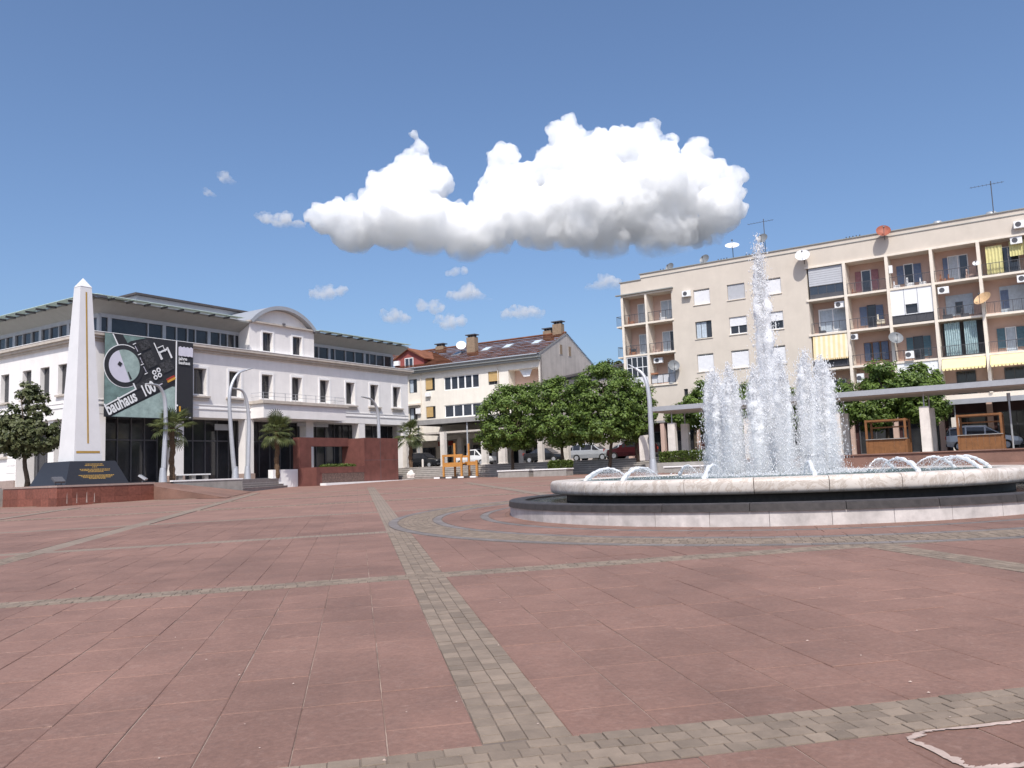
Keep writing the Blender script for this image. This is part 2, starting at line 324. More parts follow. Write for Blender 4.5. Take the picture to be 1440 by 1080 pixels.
M['basewhite'] = mat('base_marble', (.60, .55, .52), .7, .14, 3.5, .2, 14, obj_coords=False, tint=.12, streak=.25)

# ------------------------------------------------------------------ frames
GA = R(-33)
RO = Vector((11.24, 83, 0)); MR = Matrix.Translation(RO) @ Matrix.Rotation(GA, 4, 'Z')          # apartment block front
MLf = Matrix.Translation((-32.05, 64, 0)) @ Matrix.Rotation(R(57), 4, 'Z')                        # hall front
MBf = Matrix.Translation((-12.89, 104, 0)) @ Matrix.Rotation(R(-31), 4, 'Z')                      # cream building front
def gz(x, y): return .008286*x + .014362*y
pn = Vector((-.008286, -.014362, 1)).normalized()
py = Vector((-.184, .983, gz(-.184, .983))).normalized(); px = py.cross(pn).normalized()
MP = Matrix(((px.x, py.x, pn.x, 0), (px.y, py.y, pn.y, 0), (px.z, py.z, pn.z, 0), (0, 0, 0, 1)))
MPi = MP.inverted()
def onplaza(x, y): return MPi @ Vector((x, y, gz(x, y)))
def G(gx, gy, z=0): return MR @ Vector((gx, gy, z))
def Lw(x, y, z=0): return MLf @ Vector((x, y, z))
FC = Vector((7.42, 24.3, 0))                    # fountain centre
FCp = onplaza(FC.x, FC.y)

# ================================================================== GROUND
plaza = struct(obj('plaza', MB().box(-60, 130, -150, 95, -.5, -.02), M['farslab'], None, MP))
XB = [-23.2, -15.2, -7.0, .93, 7.92, 15.7, 23.4]          # bands running away from the camera (plaza x)
YB = [-3.6, 4.6, 12.13, 20.38, 29.1, 38.2, 47.2, 56]      # bands across (plaza y)
HB = .26
SLAB_Y1 = 29.1 - HB
sheet = MB(); sheet.quad((-30, -3.6, -.005), (32, -3.6, -.005), (32, SLAB_Y1, -.005), (-30, SLAB_Y1, -.005))
struct(obj('slab_bedding', sheet, M['joint'], plaza))
# band beds (sett joints) and far sett bands
for x in XB:
    m = MB(); m.quad((x-HB, -3.6, -.0025), (x+HB, -3.6, -.0025), (x+HB, 20.6, -.0025), (x-HB, 20.6, -.0025)); obj('sett_bed', m, M['sjoint'], plaza)
    m = MB(); m.box(x-HB, x+HB, 20.6, 62 if x > -8 else 50, -.06, -.002); obj('far_sett_band', m, M['farsett'], plaza)
for y in YB:
    far = y > 20
    m = MB()
    if far: m.box(-34, 60, y-HB, y+HB, -.06, .001); obj('far_sett_band', m, M['farsett'], plaza)
    else: m.quad((-30, y-HB, -.001), (32, y-HB, -.001), (32, y+HB, -.001), (-30, y+HB, -.001)); obj('sett_bed', m, M['sjoint'], plaza)
# rings round the fountain: dark border, pale setts, dark border, red, dark border
fc = (FCp.x, FCp.y)
def annulus(name, r0, r1, z, m, n=96, t=0):
    mb = MB(); mb.lathe([(r0, z-.05), (r0, z), (r1, z), (r1, z-.05)], n, 0, c=fc); o = obj(name, mb, M[m], plaza); return o
annulus('ring_bed', 7.2, 11.0, .006, 'sjoint')
def ringstones(name, r0, r1, rows, ln, mk, z, gap=.012):
    V, F, T = [], [], []
    for k in range(rows):
        a = r0+(r1-r0)*k/rows+gap/2; b = r0+(r1-r0)*(k+1)/rows-gap/2; n = int(2*math.pi*(a+b)/2/ln); o = random.random()
        for i in range(n):
            g = gap/(a*2); t0 = (i+o)/n*2*math.pi+g; t1 = (i+1+o)/n*2*math.pi-g; zz = z+random.uniform(-.002, .002); q = len(V)
            for zb in (z-.02, zz):
                for rr, tt in ((a, t0), (b, t0), (b, t1), (a, t1)): V.append((fc[0]+rr*math.cos(tt), fc[1]+rr*math.sin(tt), zb))
            F += [(q+4, q+5, q+6, q+7), (q, q+3, q+7, q+4), (q+1, q, q+4, q+5), (q+2, q+1, q+5, q+6), (q+3, q+2, q+6, q+7)]; T += [random.random()]*5
    me = npmesh(name, np.array(V), np.array(F), T); return stuff(link(name, me, M[mk], plaza))
ringstones('ring_setts', 9.80, 10.72, 7, .16, 'sett', .014)
ringstones('ring_border', 10.74, 10.98, 1, .4, 'settdk', .014)
ringstones('ring_border', 9.55, 9.78, 1, .4, 'settdk', .014)
ringstones('ring_slabs', 8.48, 9.53, 2, .8, 'slab', .014, .01)
ringstones('ring_border', 8.24, 8.46, 1, .4, 'settdk', .014)
ringstones('ring_slabs', 7.3, 8.22, 2, .6, 'slab', .014, .01)

# slabs: nearest ones as single stones, the rest joined
def unit_slab(name, seed):
    r = random.Random(seed); b = .012; v = []; z = [r.uniform(-.0015, .0015) for _ in range(4)]
    for (x, y), dz in zip(((0,0),(1,0),(1,1),(0,1)), z): v.append((x, y, -.02))
    for (x, y), dz in zip(((0,0),(1,0),(1,1),(0,1)), z): v.append((x, y, -.004+dz))
    for (x, y), dz in zip(((b,b*.6),(1-b,b*.6),(1-b,1-b*.6),(b,1-b*.6)), z): v.append((x+r.uniform(-.004,.004), y+r.uniform(-.003,.003), dz))
    f = []
    for i in range(4): j = (i+1) % 4; f += [(i, j, 4+j, 4+i), (4+i, 4+j, 8+j, 8+i)]
    f.append((8, 9, 10, 11)); me = bpy.data.meshes.new(name); me.from_pydata(v, [], f); me.update(); return me
slab_meshes = [unit_slab('paving_slab', i) for i in range(6)]; sett_meshes = [unit_slab('sett', i+50) for i in range(4)]
def inview(x, y, mg=2.0):       # roughly what the camera, or one a step aside, could see
    p = MP @ Vector((x, y, 0)); return p.y > 1.5 and abs(p.x) < p.y*.66 + mg
slabs = []
for i in range(len(XB)-1):
    xa, xb = XB[i]+HB, XB[i+1]-HB; nc = round((xb-xa)/.53); cw = (xb-xa)/nc
    for j in range(4):
        ya, yb = YB[j]+HB, YB[j+1]-HB
        for k in range(nc):
            y = ya
            while y < yb-.05:
                ln = random.choice((.55, .8, .85, .9, 1.0, 1.15)); 
                if y == ya: ln *= random.uniform(.4, 1)
                if yb-y-ln < .3: ln = yb-y
                cx, cy = xa+(k+.5)*cw, y+ln/2
                if inview(cx, cy) and math.hypot(cx-fc[0], cy-fc[1]) > 10.6: slabs.append((xa+k*cw, y, cw, ln))
                y += ln
setts = []
def setts_along(fixed, lo, hi, vertical):
    for k in range(4):
        a = fixed-HB+k*HB/2; p = lo+random.uniform(0, .1)
        while p < hi:
            ln = random.uniform(.115, .185)
            x, y, wx, wy = (a, p, HB/2, ln) if vertical else (p, a, ln, HB/2)
            if inview(x, y, .6) and math.hypot(x-fc[0], y-fc[1]) > 10.95: setts.append((x, y, wx, wy))
            p += ln
for y in YB[1:3]: setts_along(y, -14, 22, False)
for x in XB[1:6]:
    ys = [-3.6+HB] + [v for y in YB[1:3] for v in (y-HB, y+HB)] + [20.38-HB]
    for a, b in zip(ys[::2], ys[1::2]): setts_along(x, a, b, True)
def lay(items, meshes, name, mk, gap, top, uneven, nsingle, stuffname):
    items = sorted(items, key=lambda s: (MP @ Vector((s[0]+s[2]/2, s[1]+s[3]/2, 0))).length)
    for (x, y, wx, wy) in items[:nsingle]:
        g = gap*random.uniform(.5, 1.6); o = link(name, random.choice(meshes), M[mk], plaza)
        o.matrix_local = Matrix.Translation((x+g/2, y+g/2, top+random.uniform(-uneven, uneven))) @ Matrix.Rotation(random.uniform(-.004, .004), 4, 'Z') @ Matrix.Diagonal((wx-g, wy-g, 1, 1))
    V, F, T = [], [], []
    for (x, y, wx, wy) in items[nsingle:]:
        g = gap*random.uniform(.5, 1.5)/2; q = len(V); z = top+random.uniform(-uneven, uneven)
        for zz in (-.02, z):
            V += [(x+g, y+g, zz), (x+wx-g, y+g, zz), (x+wx-g, y+wy-g, zz), (x+g, y+wy-g, zz)]
        F += [(q+4,q+5,q+6,q+7),(q,q+1,q+5,q+4),(q+1,q+2,q+6,q+5),(q+2,q+3,q+7,q+6),(q+3,q,q+4,q+7)]; T += [random.random()]*5
    if V: stuff(link(stuffname, npmesh(stuffname, np.array(V), np.array(F), T), M[mk], plaza))
lay(slabs, slab_meshes, 'paving_slab', 'slab', .006, .0022, .0022, 290, 'farther_slabs')
lay(setts, sett_meshes, 'sett', 'sett', .008, .005, .0022, 290, 'farther_setts')
# repaired slab in the foreground, pointed up with pale mortar
def mortar_patch(cx, cy):
    mb = MB(); n = 260; V = []
    nz = lambda a, k: .5*math.sin(a*7+k)+.3*math.sin(a*17+2*k)+.2*math.sin(a*41+3*k)+.14*math.sin(a*83+k)
    for k in range(n):
        a = k/n*2*math.pi; ex = .47*math.copysign(abs(math.cos(a))**.4, math.cos(a)); ey = .29*math.copysign(abs(math.sin(a))**.4, math.sin(a))
        o_ = 1.03+.03*nz(a, 1); th = .10+.07*nz(a, 4)+.22*max(0, math.sin(a+2.6))**3*(1+.6*nz(a, 2)); V.append((cx+ex*o_, cy+ey*o_)); V.append((cx+ex*(o_-max(.012, th)), cy+ey*(o_-max(.012, th))))
    for k in range(n):
        a, b = V[2*k], V[2*k+1]; c, d = V[2*((k+1) % n)], V[2*((k+1) % n)+1]; mb.quad((*a, .0085), (*c, .0085), (*d, .0085), (*b, .0085))
    obj('mortar_smear', mb, M['lime'], plaza)
mortar_patch(3.35, 4.02)
# small pale chips lying about
V, F = [], []
for _ in range(95):
    y = 3.5+rng.random()**1.6*20; x = rng.uniform(-.75, .75)*y*.8+1; s = rng.uniform(.004, .011); q = len(V); a = rng.uniform(0, 6.3)
    for k in range(4): V.append((x+s*(1+.8*(k % 2))*math.cos(a+k*1.57), y+s*math.sin(a+k*1.57), .009))
    V.append((x, y, .009+s*.7)); F += [(q, q+1, q+4), (q+1, q+2, q+4), (q+2, q+3, q+4), (q+3, q, q+4)]
ch = link('stone_chips', npmesh('stone_chips', np.array(V), np.array(F)), M['lime'], None, MP); tag(ch, 'scattered pale stone chips lying on the red paving', 'chips'); stuff(ch)

# raised pavements round the square
terr = MB(); terr.prism([(-160, -8.3), (8.2, -8.3), (8.2, 120), (-160, 120)], .3, 2.28); to = struct(obj('street_pavement', terr, M['conc'], None, MR))
m = MB(); m.box(-60, 8, -4.6, 1.2, 2.27, 2.285); struct(obj('street', m, M['asphalt'], None, MR))
terr = MB(); terr.prism([(8.2, -14.4), (130, -14.4), (130, 120), (8.2, 120)], .3, 1.80); rt_ = struct(obj('terrace', terr, M['conc'], None, MR))
m = MB(); m.box(13.5, 120, -14.46, -14.40, .4, 1.78); obj('facing', m, M['slab'], rt_)
m = MB(); m.box(13.5, 120, -14.55, -14.0, 1.78, 1.86); obj('coping', m, M['slab'], rt_)
m = MB(); m.box(8.4, 90, -8.6, -5.2, 1.79, 1.805); struct(obj('service_road', m, M['asphalt'], None, MR))
# ground running out to the horizon
gm = MB()
for (a, b, c, d) in (((-6000,-6000),(-158,-6000),(-158,9000),(-6000,9000)), ((-158,118),(6000,118),(6000,9000),(-158,9000)), ((128,-6000),(6000,-6000),(6000,118),(128,118)), ((-158,-6000),(128,-6000),(128,-190),(-158,-190))):
    zz = 1.6 if b[1] > -1000 or a[0] != -158 or c[1] > 0 else -3.5
    gm.quad((*a, zz), (*b, zz), (*c, zz), (*d, zz))
struct(obj('ground', gm, M['farland'], None, MR))
# pavement in front of the white hall (hall frame: x along front, y into the building)
terr = MB(); terr.prism([(-60, -.5), (-60, 130), (30.2, 130), (30.2, -3.6), (15.4, -3.6), (6.2, -9.2), (5.6, -9.95), (-2.6, -9.95), (-2.6, -4.5), (-10, -4.5), (-10, -.5)], .2, 1.70)
hp = struct(obj('hall_pavement', terr, M['steps'], None, MLf))
m = MB(); m.box(-.2, 5.62, -10.2, -9.96, .3, 1.70); obj('retaining_wall', m, M['conc'], hp)
m = MB(); m.box(-.3, 5.66, -10.24, -9.90, 1.702, 1.80); obj('coping', m, M['trim'], hp)
# sloping red paving up to it
mb = MB(); P0 = Lw(6.5, -10.3); P1 = Lw(-1.0, -10.3); P2 = Lw(-2.72, -10.0); P3 = Lw(-2.72, -19); P4 = Lw(6.5, -15)
ramp = MB(); ramp.poly([(P0.x, P0.y, gz(P0.x, P0.y)+.01), (P1.x, P1.y, 1.66), (P3.x, P3.y, gz(P3.x, P3.y)+.01)]); ramp.poly([(P1.x, P1.y, 1.66), (P2.x, P2.y, 1.66), (P3.x, P3.y, gz(P3.x, P3.y)+.01)])
q1 = Lw(-2.7, -9.9); q2 = Lw(.2, -9.9); ramp.poly([(P1.x, P1.y, 1.66), (q2.x, q2.y, 1.69), (q1.x, q1.y, 1.69), (P2.x, P2.y, 1.66)])
ramp.poly([(P2.x, P2.y, 1.66), (P3.x, P3.y, gz(P3.x, P3.y)), (P2.x, P2.y, gz(P2.x, P2.y))])
struct(obj('ramp', ramp, M['slab'], None))
# steps of the hall pavement
st = thing('hall_steps', 'short grey stone steps beside the retaining wall below the white hall', 'steps', MLf)
a0, b0 = Vector((5.66, -10.2, 0)), Vector((15.2, -4.4, 0)); dr = (b0-a0).normalized(); nr = Vector((-dr.y, dr.x, 0))
for k in range(5):
    A = a0+nr*.30*k; B = b0+nr*.30*k; D = nr*(1.9-.30*k); z1 = .86+(1.70-.86)*(k+1)/5.0
    m = MB(); m.prism([(A.x, A.y), (B.x, B.y), (B.x+D.x, B.y+D.y), (A.x+D.x, A.y+D.y)], z1-.20 if k else .5, z1+.004); obj('step', m, M['steps'], st)
    N_ = nr*-.03; m = MB(); m.prism([(A.x+N_.x, A.y+N_.y), (B.x+N_.x, B.y+N_.y), (B.x-N_.x*2, B.y-N_.y*2), (A.x-N_.x*2, A.y-N_.y*2)], z1+.006, z1+.03); obj('nosing', m, M['pillar'], st)
# long flight up to the street beyond the rusty frame
st = thing('street_steps', 'long flight of stone steps climbing from the square to the shopping street', 'steps', MR)
for k in range(6):
    z1 = 1.14+(2.28-1.14)*(k+1)/6; y0 = -10.2+.32*k
    m = MB(); m.box(-22.4, 8.1, y0, -8.25, z1-.19 if k else .6, z1+.002); obj('step', m, M['conc'], st)
    m = MB(); m.box(-22.4, 8.1, y0-.04, y0+.10, z1+.004, z1+.035); obj('nosing', m, M['pillar'], st)

# ================================================================== window helper
def window(parent, x0, x1, z0, z1, y, cols=2, rows=1, frame='pvc', glass='glass', t=.07, curtain=None, name='window', dep=.06, mull=None):
    m = MB(); m.box(x0, x0+t, y, y+dep, z0, z1); m.box(x1-t, x1, y, y+dep, z0, z1); m.box(x0+t, x1-t, y, y+dep, z0, z0+t); m.box(x0+t, x1-t, y, y+dep, z1-t, z1)
    tm = mull or t*.8
    for i in range(1, cols):
        x = x0+(x1-x0)*i/cols; m.box(x-tm/2, x+tm/2, y+.004, y+dep, z0+t, z1-t)
    for j in range(1, rows):
        z = z0+(z1-z0)*j/rows; m.box(x0+t, x1-t, y+.006, y+dep, z-tm/2, z+tm/2)
    o = obj(name, m, M[frame], parent)
    g = MB(); g.box(x0+t*.5, x1-t*.5, y+dep*.5, y+dep*.5+.012, z0+t*.5, z1-t*.5); obj('pane', g, M[glass], o)
    if curtain:
        c = MB(); cx0, cx1 = x0+t+.02, x1-t-.02
        if curtain[1] < 1: cx1 = cx0+(cx1-cx0)*curtain[1]
        n = max(4, int((cx1-cx0)/.12)); pts = [(cx0+(cx1-cx0)*i/n, y+.012+(.016 if i % 2 else 0)) for i in range(n+1)]
        for a, b in zip(pts, pts[1:]): c.quad((a[0], a[1], z0+t), (b[0], b[1], z0+t), (b[0], b[1], z1-t), (a[0], a[1], z1-t))
        obj('curtain', c, M[curtain[0]], o)
    return o
def slats(parent, x0, x1, z0, z1, y, mk, name='roller_shutter', step=.11, frame=None):
    m = MB(); n = max(2, round((z1-z0)/step)); h = (z1-z0)/n
    for i in range(n):
        a = z0+i*h; m.quad((x0, y-.012, a+.012), (x1, y-.012, a+.012), (x1, y, a+h), (x0, y, a+h)); m.quad((x0, y+.012, a), (x1, y+.012, a), (x1, y-.012, a+.012), (x0, y-.012, a+.012))
    return obj(name, m, M[mk], parent)

# ================================================================== WHITE HALL (left)
hall = thing('civic_hall', 'long white three-storey hall with arched gable, glass eaves and a big poster', 'building', MLf)
ZB, ZS, ZC, ZC2, ZU = 1.68, 7.15, 12.9, 13.42, 15.6
wx = [8.79+3.664*i for i in range(8)]; wx = [1.45, 5.1] + wx
holes = [(x, x+1.28, 9.15, 11.4, .6) for x in wx]
m = MB(); m.wall(0, 37.05, ZS, ZC, holes, 0, .45); m.quad((37.05, 0, ZB), (37.05, 16, ZB), (37.05, 16, ZC), (37.05, 0, ZC)); m.quad((0, 0, ZS), (37.05, 0, ZS), (37.05, 3, ZS), (0, 3, ZS)); obj('front_wall', m, M['white'], hall)
SH = [(4.45, 11.45, ZB, 7.0, 1.6)] + [(c-.7, c+.7, 8.95, 11.4) for c in (4.5, 7.2, 10.0, 13.6, 17.2, 20.8)] + [(c-.65, c+.65, 4.35, 6.8) for c in (13.6, 17.2, 20.8)]
m = MB(); m.wall(0, 26, ZB, ZC, SH, 0, .45)
m.v = [(b, a, c) for (a, b, c) in m.v]; obj('side_wall', m, M['white'], hall)
# corner and arcade pillars
for x0, x1 in ((0.02, .95), (6.95, 7.88), (14.25, 15.2), (21.6, 22.55), (28.95, 29.9), (36.05, 37.0)):
    m = MB(); m.box(x0, x1, .02, .95, ZB, ZS-.002); p = obj('arcade_pillar', m, M['white'], hall)
    m = MB(); m.box(x0-.08, x1+.08, -.07, 1.03, ZB+.002, ZB+.55); obj('plinth', m, M['gcap'], p)
# glazed shopfront set back
bays = [.95, 6.95, 7.88, 14.25, 15.2, 21.6, 22.55, 28.95, 29.9, 36.05]
m = MB(); m.box(.5, 37.0, 2.4, 2.5, ZB, ZS-.003); obj('shopfront_glass', m, M['glass'], hall)
m = MB()
for a, b in ((.95, 6.95), (7.88, 14.25), (15.2, 21.6), (22.55, 28.95), (29.9, 36.05)):
    n = 5
    for i in range(n+1):
        x = a+(b-a)*i/n; m.box(x-.05, x+.05, 2.3, 2.398, ZB, ZS-.01)
    m.box(a, b, 2.31, 2.398, 5.2, 5.32); m.box(a, b, 2.31, 2.398, ZB, ZB+.16)
obj('shopfront_frame', m, M['dkgrey'], hall)
m = MB(); m.box(12.2, 13.9, 1.6, 1.68, 6.2, 6.75); obj('notice_panel', m, M['grey'], hall)
# belts, cornice
m = MB(); m.box(-.06, 37.11, -.06, .02, 7.86, 7.98); m.box(-.06, 37.11, -.05, .02, 8.22, 8.28); m.box(-.06, -.0, .03, 26, 7.86, 7.98); m.box(-.05, -.0, .03, 26, 8.22, 8.28); obj('string_course', m, M['trim'], hall)
m = MB()
for (o_, z0, z1) in ((.16, 12.78, 12.98), (.34, 12.982, 13.18), (.50, 13.182, 13.42)):
    m.prism([(-o_, -o_), (37.05+o_, -o_), (37.05+o_, .4), (.4, .4), (.4, 26), (-o_, 26)], z0, z1)
obj('cornice', m, M['stone_trim'], hall)
m = MB(); m.prism([(-.53, -.53), (37.58, -.53), (37.58, 2.5), (2.5, 2.5), (2.5, 26), (-.53, 26)], 13.424, 13.47); obj('cornice_flashing', m, M['trim'], hall)
for h in SH[4:5]: pass
# rustication grooves on the side, as shallow courses
for i in range(8):
    z = 2.32+i*.62
    for a, b in ((11.6, 12.9), (14.3, 16.5)): m = MB(); m.box(-.035, -.0, a, b, z, z+.57); obj('rusticated_block', m, M['white'], hall)
m = MB(); m.box(-.12, -.0, 11.5, 26, ZB, 2.3); obj('plinth', m, M['gcap'], hall)
# windows of the first floor, with surround and sill
for x in wx:
    w_ = window(hall, x+.02, x+1.26, 9.16, 11.39, .5, 2, 1, 'dkgrey', 'glass', .09, ('curtain', 1) if random.random() < .0 else None)
    m = MB(); t = .20
    for (a, b, c, d) in ((x-t, x-.002, 9.0, 11.4+t), (x+1.282, x+1.28+t, 9.0, 11.4+t), (x-.001, x+1.281, 11.402, 11.4+t)): m.box(a, b, -.055, .01, c, d)
    obj('surround', m, M['trim'], w_)
    m = MB(); m.box(x-.32, x+1.6, -.24, .3, 8.86, 9.0); m.box(x-.22, x+1.5, -.14, .0, 8.62, 8.858); obj('sill', m, M['stone_trim'], w_)
for c in (4.5, 7.2, 10.0, 13.6, 17.2, 20.8):
    m = MB(); m.box(.34, .40, c-.68, c+.68, 8.97, 11.38); w_ = obj('window', m, M['glass'], hall)
    m = MB(); m.box(.30, .338, c-.035, c+.035, 8.97, 11.38); obj('mullion', m, M['dkgrey'], w_)
    m = MB(); m.box(-.2, .3, c-.85, c+.85, 8.80, 8.948); obj('sill', m, M['stone_trim'], w_)
for c in (13.6, 17.2, 20.8):
    m = MB(); m.box(.34, .40, c-.63, c+.63, 4.37, 6.78); w_ = obj('window', m, M['glass'], hall)
    m = MB(); m.box(-.2, .3, c-.8, c+.8, 4.18, 4.348); obj('sill', m, M['stone_trim'], w_)
m = MB(); m.box(1.5, 1.6, 4.0, 12, ZB, 7.0); obj('side_glazing', m, M['glass'], hall)
m = MB()
for y in (4.9, 6.4, 7.9, 9.4, 10.9): m.box(1.4, 1.498, y-.06, y+.06, ZB, 7.0)
obj('side_frame', m, M['dkgrey'], hall)
m = MB(); m.box(.15, .85, 5.9, 6.8, 2.6, 6.99); obj('arcade_pillar', m, M['white'], hall)
# set-back glazed top floor
m = MB(); m.box(1.3, 36.0, 1.5, 1.6, 13.3, 15.0); m.box(1.3, 1.4, 1.6, 26, 13.3, 15.0); obj('top_floor_glass', m, M['glass'], hall)
m = MB()
for x in (1.25, 2.0, 5.4, 6.9, 8.1, 9.2, 10.0, 11.4, 12.6, 13.4, 14.2, 23.5, 24.7, 26.2, 27.0, 28.6, 30.0, 31.5, 32.3, 33.4, 34.7, 36.0):
    t = .16 if x in (2.0, 6.9, 11.4, 26.2, 31.5, 36.0) else .05
    m.box(x-t, x+t, 1.36, 1.499, 13.3, 15.2)
for i in range(17):
    y = 1.6+i*1.45; t = .2 if i % 3 == 0 else .05; m.box(1.15, 1.299, y-t, y+t, 13.3, 15.2)
m.box(1.2, 36.1, 1.34, 1.6, 15.0, 15.62); m.box(1.14, 1.4, 1.6, 26, 15.0, 15.62); m.box(1.2, 36.1, 1.38, 1.499, 13.3, 13.62); m.box(1.18, 1.299, 1.6, 26, 13.3, 13.62)
obj('top_floor_frame', m, M['grey'], hall)
# sloping eave soffit and glass brise-soleil on brackets
m = MB()
def sof(a, b): m.quad((a, 1.36, 15.3), (b, 1.36, 15.3), (b, -.15, 16.02), (a, -.15, 16.02)); m.quad((a, -.15, 16.02), (b, -.15, 16.02), (b, -.15, 16.16), (a, -.15, 16.16)); m.quad((a, -.15, 16.16), (b, -.15, 16.16), (b, 2.5, 16.3), (a, 2.5, 16.3))
sof(-.15, 14.7); sof(22.75, 37.2)
m.quad((1.16, 1.36, 15.3), (1.16, 26, 15.3), (-.15, 26, 16.02), (-.15, -.15, 16.02)); m.quad((-.15, -.15, 16.02), (-.15, 26, 16.02), (-.15, 26, 16.16), (-.15, -.15, 16.16)); m.quad((-.15, -.15, 16.17), (-.15, 26, 16.17), (2.6, 26, 16.3), (2.6, -.15, 16.3))
m.quad((37.2, -.15, 16.02), (37.2, 1.36, 15.3), (37.2, 2.5, 16.3), (37.2, -.15, 16.16))
obj('eave', m, M['eave'], hall)
xs = [-.6+1.55*i for i in range(25)]
for a, b in zip(xs, xs[1:]):
    if 14.3 < b < 22.0 or (a > 14.2 and a < 22.2): continue
    m = MB(); m.box(a+.03, b-.03, -1.05, -.55, 16.20, 16.24); m.box(a+.03, b-.03, -.5, .0, 16.24, 16.28); o = obj('glass_louvre', m, M['eglass'], hall)
    m = MB(); m.box(a-.05, a+.05, -.95, .3, 16.00, 16.16); obj('bracket', m, M['dkgrey'], o)
for i in range(17):
    y = -1.0+1.6*i; m = MB(); m.box(-1.05, -.55, y+.04, y+1.56, 16.20, 16.24); m.box(-.5, .0, y+.04, y+1.56, 16.24, 16.28); o = obj('glass_louvre', m, M['eglass'], hall)
    m = MB(); m.box(-.95, .3, y-.05, y+.05, 16.00, 16.16); obj('bracket', m, M['dkgrey'], o)
# roof and raised plant storey
m = MB(); m.box(.5, 36.6, .6, 15.5, 16.0, 16.28); m.box(.5, 15.5, 15.5, 26, 16.0, 16.28); ro = obj('roof', m, M['grey'], hall)
m = MB(); m.box(6.6, 19.5, 5.0, 13, 16.29, 18.1); obj('plant_storey', m, M['greyblind'], ro)
m = MB(); m.box(6.3, 19.8, 4.6, 13.4, 18.102, 18.28); obj('plant_roof', m, M['roofd'], ro)
m = MB()
for i in range(9): x = 3+i*1.4; m.box(x-.025, x+.025, 2.8, 2.85, 16.28, 17.2)
m.box(3, 14.2, 2.8, 2.84, 17.15, 17.2); m.box(3, 14.2, 2.8, 2.84, 16.7, 16.74); obj('roof_railing', m, M['grey'], ro)
# arched pavilion in the middle
m = MB(); m.wall(14.72, 22.72, 13.47, 16.15, [(16.25, 17.42, 13.62, 15.4), (19.92, 21.08, 13.62, 15.4)], -.02, .4)
m.quad((14.72, -.02, 13.47), (14.72, 4, 13.47), (14.72, 4, 16.2), (14.72, -.02, 16.2)); m.quad((22.72, -.02, 13.47), (22.72, 4, 13.47), (22.72, 4, 16.2), (22.72, -.02, 16.2)); pv = obj('pavilion_wall', m, M['white'], hall)
cx, hw, rise = 18.72, 4.0, 1.75; Rr = (hw*hw+rise*rise)/(2*rise); a1 = math.asin(hw/Rr)
def arc(r_, n=22, ext=0): return [(cx+r_*math.sin(-a1-ext+2*(a1+ext)*i/n), 16.25+rise-Rr+r_*math.cos(-a1-ext+2*(a1+ext)*i/n)) for i in range(n+1)]
m = MB(); m.prismy(arc(Rr-.28), .25, 3.0); obj('tympanum', m, M['white'], hall)
m = MB(); A, B = arc(Rr-.25), arc(Rr+.1)
for i in range(22):
    n = len(m.v); q = [A[i], A[i+1], B[i+1], B[i]]; m.prismy(q, -.35, 6.0)
obj('arched_roof', m, M['grey'], hall)
m = MB(); m.box(14.55, 22.9, -.3, .26, 16.152, 16.30); obj('pavilion_cornice', m, M['stone_trim'], hall)
for x in (16.25, 19.92):
    w_ = window(hall, x+.02, x+1.15, 13.63, 15.39, .3, 2, 1, 'dkgrey', 'glass', .09); m = MB(); t = .2
    for (a, b, c, d) in ((x-t, x-.002, 13.5, 15.4+t), (x+1.172, x+1.17+t, 13.5, 15.4+t), (x-.001, x+1.171, 15.402, 15.4+t)): m.box(a, b, -.07, -.01, c, d)
    obj('surround', m, M['trim'], w_)
m = MB(); m.box(18.4, 18.7, -.42, -.3, 16.31, 16.45); obj('floodlight', m, M['dkgrey'], hall)
# balcony
m = MB(); m.box(14.85, 25.3, -1.75, -.002, 7.2, 8.5); bc = obj('balcony', m, M['white'], hall)
m = MB(); m.box(14.65, 25.5, -1.95, -.003, 8.502, 8.78); obj('slab_edge', m, M['stone_trim'], bc)
m = MB()
for i in range(9): x = 14.85+i*1.28; m.box(x-.02, x+.02, -1.75, -1.71, 8.78, 9.5)
for z in (9.15, 9.48): m.box(14.85, 25.1, -1.75, -1.72, z, z+.03); m.box(14.85, 14.88, -1.72, -.05, z, z+.03); m.box(25.07, 25.1, -1.72, -.05, z, z+.03)
obj('railing', m, M['grey'], bc)
m = MB(); m.box(20.5, 24.6, .05, .12, 6.65, 7.0); obj('notice_panel', m, M['grey'], hall)

# ------------------------------------------------------------------ poster on the hall
pb = thing('poster_banner', 'huge dark and teal exhibition banner hanging on the white hall', 'banner', MLf @ Matrix.Translation((0, -.62, 0)))
def flat(name, pts, mk, k, parent=pb):
    m = MB(); m.prismy(pts, -.012*k, -.012*k+.008); return obj(name, m, M[mk], parent)
Lx, Rx_, Zb, Zt, Dv = .40, 8.30, 6.85, 13.40, 6.62
flat('backing_cloth', [(Lx, Zb), (Rx_, Zb), (Rx_, Zt), (Lx, Zt)], 'black', 0)
flat('teal_field', [(Lx+.02, 7.75), (2.9, 9.05), (3.2, 9.2), (3.0, 9.5), (1.0, 10.0), (.9, 12.0), (1.55, 12.3), (1.05, 13.36), (Lx+.02, 13.36)], 'tealp2', 1)
flat('teal_field', [(1.0, 6.9), (Dv-.05, 6.9), (Dv-.05, 9.55), (6.3, 9.55)], 'tealp', 1)
flat('teal_field', [(1.9, 13.36), (4.0, 13.36), (2.6, 12.95), (2.3, 12.75)], 'tealp2', 1)
circ = lambda cx, cz, r, a0=0, a1=360, n=36: [(cx+r*math.cos(R(a0+(a1-a0)*i/n)), cz+r*math.sin(R(a0+(a1-a0)*i/n))) for i in range(n+1)]
